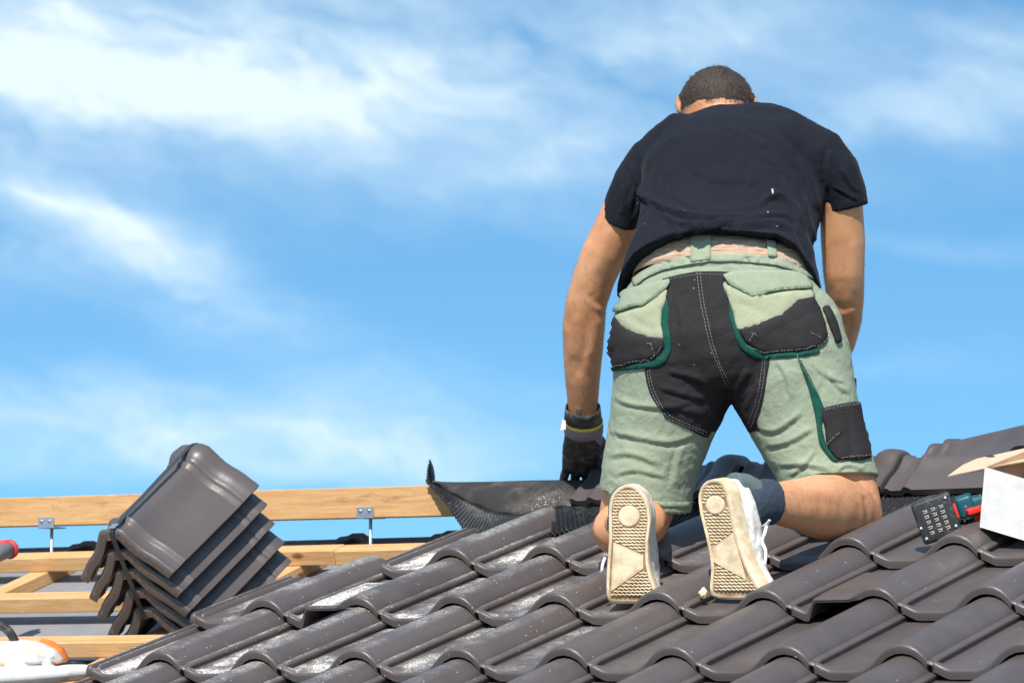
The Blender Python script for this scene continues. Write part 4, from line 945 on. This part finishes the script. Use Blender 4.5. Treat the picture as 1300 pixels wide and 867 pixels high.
# --- shoes
def shoe(LR, circ, trap, lowbars, d0, slope, ext, upper, toe_n, MS=.029):
    LR = np.array([(x/4.563, a/4.563, b/4.563) for x, a, b in LR]); ox, oy = circ[3]
    ys = LR[:, 0]+oy; Ls = LR[:, 1]+ox; Rs = LR[:, 2]+ox; y0, y1 = ys[0], ys[-1]; cx0 = (Ls.mean()+Rs.mean())/2
    e1 = RT-FW*slope; e1n = e1/np.linalg.norm(e1); nrm_ = np.cross(UP, e1n); nrm_ /= np.linalg.norm(nrm_)
    if nrm_@FW > 0: nrm_ = -nrm_                                                               # towards the camera
    def pt(px, py, h=0.0):
        bend = max(0, (py-(y1-16))/16); dd = d0-(px-cx0)/560*slope + .014*bend*bend
        return P(px, py, dd)+nrm_*h
    def Lx(y): return np.interp(y, ys, Ls)
    def Rx(y): return np.interp(y, ys, Rs)
    root = attach(empty('shoe', (0, 0, 0))); root.matrix_basis = Matrix.Translation(-man.location)
    N_ = 40; yy = y0+(y1-y0)*(1-np.cos(np.linspace(0, PI, N_)))/2
    out = [(Lx(y), y) for y in yy]+[(Rx(y), y) for y in yy[::-1]]
    out = [out[i] for i in range(len(out)) if i == 0 or np.hypot(out[i][0]-out[i-1][0], out[i][1]-out[i-1][1]) > .4]
    cen = np.array([cx0, (y0+y1)/2])
    def ring(inset, h, sh=(0, 0), ymin=None, shrink=1.0):
        R_ = []
        m = len(out); A = np.array(out)
        for i in range(m):
            a = A[(i-2) % m]; b = A[(i+2) % m]; t = b-a; t /= np.linalg.norm(t)+1e-9; nin = np.array([-t[1], t[0]])
            if nin@(cen-A[i]) < 0: nin = -nin
            p = A[i]+nin*inset
            p = cen+(p-cen)*np.array([shrink, 1])
            R_.append((p, h))
        return R_
    def loft(rs, name, m_, parent, capa=True, capb=True, sm=True):
        V = []; F = []
        for R_ in rs:
            for p, h in R_: V.append(pt(p[0], p[1], h) if not isinstance(h, np.ndarray) else pt(p[0], p[1], 0)+h)
        n = len(rs[0])
        for j in range(len(rs)-1):
            for i in range(n): a = j*n+i; b = j*n+(i+1) % n; F.append((a, b, b+n, a+n))
        if capa: F.append(tuple(range(n))[::-1])
        if capb: F.append(tuple((len(rs)-1)*n+i for i in range(n)))
        o = obj(name, fix_normals(mesh(name, V, F, sm, 40)), m_); o.parent = parent; return o
    ed = ext/np.linalg.norm(ext)
    def off(R_, k, up=0.0): return [(p, ed*k+UP*up) for p, h in R_]
    sole = loft([ring(4.2, 0), ring(4.2, .0020), ring(3.6, .0026), ring(1.0, .0026), off(ring(0, 0), .001), off(ring(-.3, 0), .010), off(ring(-.2, 0), MS-.005), off(ring(.6, 0), MS)], 'sole', M_SOLE, root, capa=False)
    base = loft([ring(4.1, .0002), off(ring(4.1, 0), .006)], 'sole_recess', M_DIRT, sole)
    # tread: wavy bars, round pad, arch plate
    cxp, cyp, cr = circ[0]/4.563+ox, circ[1]/4.563+oy, circ[2]/4.563
    tr = [(x/4.563+ox, y/4.563+oy) for x, y in trap]
    def side(x, y, a, b): return (b[0]-a[0])*(y-a[1])-(b[1]-a[1])*(x-a[0])
    V = []; F = []
    def bar(y, xa, xb):
        if xb-xa < 3: return
        n = max(3, int((xb-xa)/1.1)); b0 = len(V)
        for i in range(n+1):
            x = xa+(xb-xa)*i/n; wv = .75*math.sin(x*1.15+y*.4)
            for dy, h in ((-1.05, 0), (-.75, .0021), (.75, .0021), (1.05, 0)): V.append(pt(x, y+wv+dy, h))
        for i in range(n):
            for k in range(3): a = b0+i*4+k; F.append((a, a+1, a+5, a+4))
        F.append((b0, b0+3, b0+2, b0+1)); e = b0+n*4; F.append((e, e+1, e+2, e+3))
    y = y0+9.5
    up_a, up_b = tr[0], tr[1]; lo_a, lo_b = tr[3], tr[2]
    while y < y1-10:
        xa, xb = Lx(y)+5.0, Rx(y)-5.0; segs = [(xa, xb)]
        if abs(y-cyp) < cr+1.2:
            w_ = math.sqrt(max(0, (cr+1.6)**2-(y-cyp)**2)); segs = [(xa, cxp-w_), (cxp+w_, xb)]
        res_ = []
        for a, b in segs:
            # clip against the plate: keep samples above its upper edge or below its lower edge
            run = None
            for i in range(61):
                x = a+(b-a)*i/60
                ylu = np.interp(x, [min(up_a[0], up_b[0]), max(up_a[0], up_b[0])], [up_a[1], up_b[1]] if up_a[0] < up_b[0] else [up_b[1], up_a[1]])
                yll = np.interp(x, [min(lo_a[0], lo_b[0]), max(lo_a[0], lo_b[0])], [lo_a[1], lo_b[1]] if lo_a[0] < lo_b[0] else [lo_b[1], lo_a[1]])
                ok = y < ylu-2.0 or y > yll+2.0
                if ok and run is None: run = x
                if (not ok or i == 60) and run is not None: res_.append((run, x)); run = None
        for a, b in res_: bar(y, a, b)
        y += 3.95
    o = obj('tread_bars', mesh('tread_bars', V, F), M_SOLE, kind='stuff'); o.parent = sole
    V = [pt(cxp, cyp, .0024)]; n = 36
    for r_, h in ((cr*.35, .0022), (cr*.8, .0026), (cr*.97, .0025), (cr, .0016), (cr, 0)): V += [pt(cxp+r_*math.cos(2*PI*i/n), cyp+r_*math.sin(2*PI*i/n), h) for i in range(n)]
    F = [(0, 1+i, 1+(i+1) % n) for i in range(n)]+[(1+j*n+i, 1+(j+1)*n+i, 1+(j+1)*n+(i+1) % n, 1+j*n+(i+1) % n) for j in range(4) for i in range(n)]
    o = obj('heel_pad', mesh('heel_pad', V, F), M_SOLE); o.parent = sole
    c = np.mean(tr, axis=0)
    def sc2(k): return [tuple(c+(np.array(p)-c)*k) for p in tr]
    V = []
    for k, h in ((.88, .0024), (.90, .0016), (.935, .0016), (.95, .0024), (1.0, .0024), (1.02, 0)): V += [pt(*p, h) for p in sc2(k)]
    F = [(0, 1, 2, 3)]+[(j*4+i, j*4+(i+1) % 4, (j+1)*4+(i+1) % 4, (j+1)*4+i) for j in range(5) for i in range(4)]
    o = obj('arch_plate', mesh('arch_plate', V, F, False), M_SOLE); o.parent = sole
    # upper
    rs = []
    for k, ins, u in upper: rs.append([(p+np.array([0, 0]), ed*k+UP*u) for p, h in ring(ins, 0)])
    V = []; F = []
    for R_ in rs:
        for p, h in R_: V.append(pt(p[0], p[1], 0)+h)
    n = len(rs[0])
    for j in range(len(rs)-1):
        for i in range(n): a = j*n+i; b = j*n+(i+1) % n; F.append((a, b, b+n, a+n))
    F.append(tuple(range(n))[::-1]); F.append(tuple((len(rs)-1)*n+i for i in range(n)))
    return root, sole, pt, (V, F), ed
# left
LRl = [(113, 262, 268), (118, 235, 292), (135, 203, 320), (160, 178, 345), (190, 161, 366), (250, 148, 387), (320, 149, 396), (440, 150, 380), (560, 141, 381), (640, 136, 396), (700, 135, 418), (745, 136, 430), (775, 142, 420), (795, 155, 380), (803, 180, 300)]
extL = FW*.94+RT*.27+UP*.03
rootL, soleL, ptL, upL, edL = shoe(LRl, (268, 297, 62, (740, 590)), [(178, 450), (350, 525), (348, 600), (165, 730)], None, 9.0, .10, extL, [(.022, 1.5, 0), (.035, .2, 0), (.055, 1.0, 0), (.070, 5, .004), (.080, 10, .008)], None)
um = union('upper', [upL, tube([(806, 742, 9.09, 33, .05), (808, 700, 9.10, 28, .05), (803, 660, 9.09, 26, .05), (800, 632, 9.08, 22, .04)], 24)], .0034, 3)
folds(um, [([(832, 690), (840, 705), (838, 725)], .004, 3), ([(836, 715), (846, 728), (842, 745)], .004, 3), ([(764, 660), (766, 690)], .002, 3)], 1.0); rumple(um, .0012, 38, 4)
o = obj('upper', um, M_LEATH); o.parent = rootL
cl_ = tube([(800, 652, 9.09, 28.5, .050), (799, 638, 9.10, 27.5, .048), (798, 629, 9.115, 24, .044)], 28, cap=True); o = obj('heel_collar', union('heel_collar', [cl_], .0035, 2), M_COLLAR); o.parent = rootL
def lace(pts, parent): o = obj('lace', sweep('lace', catmull(pts, 6), .0040, 8, flat=.6), M_LACE); o.parent = parent; return o
lace([P(768, 708, 9.05), P(765, 716, 9.04), P(764, 724, 9.04), P(763, 727, 9.05)], rootL)
# right
LRr = [(84, 160, 178), (90, 130, 205), (105, 108, 224), (130, 89, 241), (165, 78, 254), (200, 75, 262), (280, 85, 279), (400, 115, 302), (520, 142, 338), (600, 150, 372), (660, 146, 403), (700, 142, 425), (735, 146, 440), (760, 155, 436), (775, 190, 400), (780, 240, 340)]
extR = FW*.66+RT*.74+UP*.10
rootR, soleR, ptR, upR, edR = shoe(LRr, (175, 232, 54, (870, 590)), [(160, 480), (275, 395), (352, 662), (164, 560)], None, 8.93, .72, extR, [(.030, 1.0, 0), (.042, 2.0, 0), (.055, 3.0, 0), (.066, 6, .002), (.074, 11, .002)], None, .036)
um = union('upper', [upR, tube([(952, 735, 8.98, 18, .045), (951, 700, 8.99, 20, .05), (944, 665, 8.99, 22, .05), (941, 640, 8.985, 20, .042), (936, 622, 8.98, 15, .034)], 24)], .0034, 3)
folds(um, [([(962, 650), (966, 680), (962, 700)], .003, 4), ([(950, 700), (962, 715), (966, 735)], .004, 3), ([(945, 640), (955, 660), (958, 690)], .002, 4), ([(956, 722), (968, 736)], .004, 3)], 1.0); rumple(um, .0012, 38, 9)
o = obj('upper', um, M_LEATH); o.parent = rootR
cr_ = tube([(930, 612, 8.99, 13, .030), (944, 616, 9.01, 16, .034), (955, 626, 9.02, 20, .036)], 24); o = obj('heel_collar', union('heel_collar', [cr_], .0035, 2), M_COLLAR); o.parent = rootR
lace([P(974, 664, 8.97), P(971, 676, 8.955), P(968, 688, 8.96), P(972, 700, 8.95), P(970, 718, 8.945), P(962, 734, 8.95)], rootR)
lace([P(969, 668, 8.975), P(975, 663, 8.96), P(977, 660, 8.955)], rootR)
lace([P(962, 734, 8.95), P(968, 738, 8.945), P(974, 741, 8.95)], rootR)
hv_, hf_ = ball(P(893, 752, 8.945), .009, .010, .013); hm = mesh('lace_end', hv_, hf_); rumple(hm, .004, 90, 3); o = obj('lace_end', hm, M_SOLE); o.parent = rootR
# socks
so = union('sock', [tube([(948, 645, 8.99, 25, .040), (960, 639, 9.015, 28.5, .040), (970, 637, 9.035, 29.5, .040), (981, 637.5, 9.055, 29, .040)], 30)], .0035, 2); rumple(so, .0010, 50, 3)
attach(obj('sock', so, M_SOCK))
so = union('sock', [tube([(799, 672, 9.06, 25, .040), (799, 666, 9.10, 26, .040), (799, 662, 9.15, 29, .042)], 30)], .0035, 2)
attach(obj('sock', so, M_SOCK))

# ---------------------------------------------------------------- cardboard box
def cb_nodes(c1, c2):
    return lambda t, b: {'Base Color': t.mix(t.ramp(t.noise(wpos(t), 18, 5, .7), .4, .75), c1, c2), 'bump': (t.noise(t.vm('MULTIPLY', wpos(t), (1, 1, 6)), 40, 3), .15, .002)}
M_WBOX = mat('white_card', rough=.7, build=cb_nodes((.70, .69, .665), (.58, .555, .51))); M_BBOX = mat('brown_card', rough=.85, build=cb_nodes((.52, .34, .20), (.42, .26, .15)))
bx = empty('cardboard_box', P(1290, 690, 9.05), label='open white cardboard box with brown inside, standing on the tiles at the right edge', category='box')
A_ = P(1251.5, 593, 9.02); B_ = P(1245, 669, 9.02); C_ = P(1330, 616, 8.93); D_ = B_+(C_-A_)
dep = (FW*.62+RT*.62+UP*.20); dep = dep/np.linalg.norm(dep)*.17
def panel(name, q, m_, th=.003, parent=None):
    n = len(q); nn = np.cross(q[1]-q[0], q[2]-q[0]); nn /= np.linalg.norm(nn)
    V = [p for p in q]+[p+nn*th for p in q]
    F = [tuple(range(n)), tuple(range(2*n-1, n-1, -1))]+[(i, n+i, n+(i+1) % n, (i+1) % n) for i in range(n)]
    me = fix_normals(mesh(name, V, F, False)); o = obj(name, me, m_ if isinstance(m_, list) else [m_])
    o.parent = parent; o.matrix_basis = Matrix.Translation(-parent.location); return o
def two(o, wdir):
    o.data.materials.append(M_BBOX); o.data.polygons.foreach_set('material_index', [0 if np.array(p.normal)@wdir > .5 else 1 for p in o.data.polygons])
E_ = C_+dep*1.0; 
up_ = (A_-B_)
two(panel('front_side', [B_, D_, C_, A_], M_WBOX, .003, bx), -np.cross(D_-B_, A_-B_)/np.linalg.norm(np.cross(D_-B_, A_-B_)) if (np.cross(D_-B_, A_-B_)@FW) > 0 else np.cross(D_-B_, A_-B_)/np.linalg.norm(np.cross(D_-B_, A_-B_)))
dpo = dep*1.6
two(panel('left_side', [B_, A_, A_+dpo, B_+dpo], M_WBOX, .003, bx), -RT)
two(panel('right_side', [D_, C_, C_+dpo, D_+dpo], M_WBOX, .003, bx), RT)
two(panel('back_side', [B_+dpo, A_+dpo, C_+dpo, D_+dpo], M_WBOX, .003, bx), FW)
panel('bottom', [B_+.003*UP, D_+.003*UP, D_+dpo+.003*UP, B_+dpo+.003*UP], M_BBOX, .003, bx)
# long flap lying back from the left side, with a thumb hole
fl = [P(1203, 604, 9.20), P(1222, 590, 9.27), P(1240, 582, 9.31), P(1300, 569, 9.40), P(1330, 563, 9.42), P(1330, 580, 9.1), P(1252, 593.5, 9.03)]
panel('flap', fl, M_BBOX.copy() if False else mat('pale_card', rough=.8, build=cb_nodes((.66, .48, .34), (.58, .40, .27))), .003, bx)
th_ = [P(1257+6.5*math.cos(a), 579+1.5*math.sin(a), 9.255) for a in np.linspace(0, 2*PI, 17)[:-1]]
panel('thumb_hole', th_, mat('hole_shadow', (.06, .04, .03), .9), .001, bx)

# ---------------------------------------------------------------- cordless driver
M_DPL = mat('dusty_black_plastic', rough=.6, build=lambda t, b: {'Base Color': t.mix(t.ramp(t.noise(wpos(t), 60, 6, .75), .48, .78), (.022, .023, .026), (.16, .16, .16)), 'bump': (t.noise(wpos(t), 200, 3), .2, .001)})
M_TPL = mat('teal_plastic', rough=.45, build=lambda t, b: {'Base Color': t.mix(t.ramp(t.noise(wpos(t), 70, 5, .7), .55, .75), (.006, .085, .115), (.06, .16, .18))})
M_RPL = mat('red_plastic', (.72, .035, .02), .4)
dr = empty('cordless_driver', P(1200, 670, 9.1), label='teal cordless drill driver lying on the tiles, black battery base facing out, beside the box', category='power tool')
bc = P(1189, 657.5, 9.07)
bxx = RT*.93+UP*.33-FW*.12; bxx /= np.linalg.norm(bxx); byy = FW; byy = byy-bxx*(byy@bxx); byy /= np.linalg.norm(byy); bzz = np.cross(bxx, byy)
if bzz@UP < 0: bzz = -bzz; 
def dput(name, me, m_, mw, parent=dr):
    o = obj(name, me, m_); o.parent = parent; o.matrix_basis = (Matrix.Translation(-dr.location) if parent is dr else Matrix.Identity(4)) @ mw; return o
batt = dput('battery', box_mesh('battery', .092, .042, .098, .009, 3), M_DPL, M4(bxx, byy, bzz, bc))
cells = [(x, z) for x in (-.019, 0, .019) for z in (-.027, -.0145, -.002, .0105, .023)]
Mt = mat('pale_scuffed_print', rough=.8, build=lambda t, b: {'Base Color': t.mix(t.noise(wpos(t), 120, 3), (.34, .32, .28), (.62, .59, .50))})
for x, z in cells:
    bm = bmesh.new()
    for (a, b_, w2, h2) in ((0, .0028, .0052, .0009), (.0035, 0, .0010, .0030), (0, -.0020, .0046, .0008)):
        r_ = bmesh.ops.create_cube(bm, size=1)
        for v in r_['verts']: v.co = Vector((v.co.x*w2*2+a+x, v.co.y*.0022-.0215, v.co.z*h2*2+b_+z))
    me = bpy.data.meshes.new('base_mark'); bm.to_mesh(me); bm.free(); o = obj('base_mark', me, Mt); o.parent = batt
for x, z in ((.034, .038), (.036, -.030), (-.040, -.010), (-.036, -.036)):
    o = obj('screw', sweep('screw', [(x, -.0205, z), (x, -.0225, z)], .0042, 10, up=(1, 0, 0)), M_STEEL); o.parent = batt
dput('release_button', box_mesh('release_button', .008, .022, .034, .003, 2), M_RPL, M4(bxx, byy, bzz, bc+bxx*.047+bzz*.002-byy*.006))
ha = P(1206, 648, 9.13); hb_ = P(1262, 632, 9.16)
hx = (hb_-ha)/np.linalg.norm(hb_-ha); hx, hy, hz = ortho(hx, FW)
dput('foot', box_mesh('foot', .040, .075, .050, .010, 3), M_TPL, M4(bxx, byy, bzz, P(1226, 642, 9.12)))
dput('handle', box_mesh('handle', .15, .060, .042, .016, 4), M_TPL, M4(hx, hy, hz, P(1262, 634, 9.135)))
dput('head', box_mesh('head', .07, .06, .17, .02, 4), M_TPL, M4(hx, hy, hz, P(1316, 650, 9.14)))
dput('trigger', box_mesh('trigger', .050, .020, .016, .005, 3), M_RPL, M4(hx, hy, hz, P(1240, 647, 9.078)))
dput('direction_switch', box_mesh('direction_switch', .018, .012, .020, .004, 2), M_RPL, M4(hx, hy, hz, P(1242, 657, 9.095)))
dput('badge', box_mesh('badge', .018, .002, .006, .001, 2), M_RPL, M4(hx, hy, hz, P(1234, 632.5, 9.105)))
dput('screw', box_mesh('screw', .005, .002, .005, .001, 2), M_STEEL, M4(hx, hy, hz, P(1226, 643, 9.082)))
dput('screw', box_mesh('screw', .005, .002, .005, .001, 2), M_STEEL, M4(hx, hy, hz, P(1244.5, 629, 9.104)))

# ---------------------------------------------------------------- cut-off saw, bottom left
M_WPL = mat('stained_white_plastic', rough=.45, build=lambda t, b: {'Base Color': t.mix(t.m('MULTIPLY', t.ramp(t.noise(wpos(t), 26, 6, .7), .5, .72), t.ramp(t.sep(wpos(t))[2], -.150, -.178)), (.66, .65, .62), (.48, .34, .19))})
M_OPL = mat('orange_plastic', (.78, .21, .03), .42); M_BRUB = mat('black_rubber', rough=.6, build=lambda t, b: {'Base Color': t.mix(t.ramp(t.noise(wpos(t), 60, 5), .5, .7), (.02, .02, .022), (.11, .10, .09))})
sd0 = 9.42
saw = empty('cut_off_saw', P(30, 850, sd0), label='white and orange motor saw with black hoop handle at the bottom left corner', category='saw')
def sput(name, me, m_): o = obj(name, me, m_); o.parent = saw; o.matrix_basis = Matrix.Translation(-saw.location); return o
bd = union('housing', [tube([(-60, 850, sd0+.02, 36, .08), (-30, 838, sd0+.01, 27, .09), (0, 838, sd0, 25, .09), (30, 836, sd0, 24.5, .09), (52, 838, sd0, 23, .085), (66, 842, sd0, 20, .07), (76, 847, sd0, 13, .05)], 28, ex=2.6)], .004, 5)
sput('housing', bd, M_WPL)
oc = union('side_cover', [tube([(48, 833.5, sd0+.03, 24.5, .078), (60, 836, sd0+.03, 24, .078), (71, 840, sd0+.03, 21, .07), (80, 846, sd0+.03, 14, .055)], 28, ex=2.6)], .004, 4)
sput('side_cover', oc, M_OPL)
gd = union('blade_guard', [tube([(-70, 862, sd0-.03, 16, .10), (0, 859, sd0-.03, 14.5, .11), (50, 856.5, sd0-.03, 13, .11), (84, 854, sd0-.02, 11.5, .10), (103, 853, sd0-.01, 10, .08), (110, 853, sd0, 8, .06)], 28, ex=3)], .004, 3)
sput('blade_guard', gd, M_WPL)
sput('rim_edge', sweep('rim_edge', catmull([P(70, 845, sd0-.10), P(85, 842, sd0-.07), P(99, 841.5, sd0-.03), P(106, 843, sd0+.03)], 6), .004, 8), M_BRUB)
sput('hoop_handle', sweep('hoop_handle', catmull([P(-45, 812, sd0-.03), P(-30, 795, sd0-.03), P(-8, 792, sd0-.03), P(8, 798, sd0-.03), P(18, 812, sd0-.03), P(22, 828, sd0-.02)], 8), .0105, 12), M_BRUB)
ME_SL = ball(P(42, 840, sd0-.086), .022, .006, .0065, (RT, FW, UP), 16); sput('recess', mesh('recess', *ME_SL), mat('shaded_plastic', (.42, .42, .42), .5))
sput('clip', mesh('clip', *ball(P(73, 840.5, sd0-.06), .007, .010, .0035, (RT, FW, UP), 12)), M_OPL)
sput('screw', mesh('screw', *ball(P(66, 834.5, sd0-.075), .0045, .005, .0045, (RT, FW, UP), 12)), M_STEEL)

# ---------------------------------------------------------------- tube with a red cap, far left
tb = empty('sealant_gun', P(5, 700, 10.1), label='grey cylinder tool with a rounded red end cap lying on the top batten, far left', category='tool')
def tput(name, me, m_): o = obj(name, me, m_); o.parent = tb; o.matrix_basis = Matrix.Translation(-tb.location); return o
c0, c1 = P(-45, 722, 9.98), P(12, 697, 10.17)
tput('barrel', sweep('barrel', [c0, c0*.5+c1*.5, c1], .020, 20), mat('grey_tube', (.20, .22, .22), .4))
ax_ = (c1-c0)/np.linalg.norm(c1-c0)
tput('end_cap', sweep('end_cap', [c1-ax_*.006, c1-ax_*.004, c1+ax_*.006, c1+ax_*.014, c1+ax_*.020], .02, 20, rad=[.021, .0255, .0245, .018, .006]), mat('matt_red', (.62, .045, .04), .5))
tput('neck', sweep('neck', [P(-30, 694, 10.12), P(-5, 692, 10.15), P(12, 690, 10.19), P(19, 696, 10.2)], .012, 14), mat('matt_red_cap', (.70, .09, .08), .5))
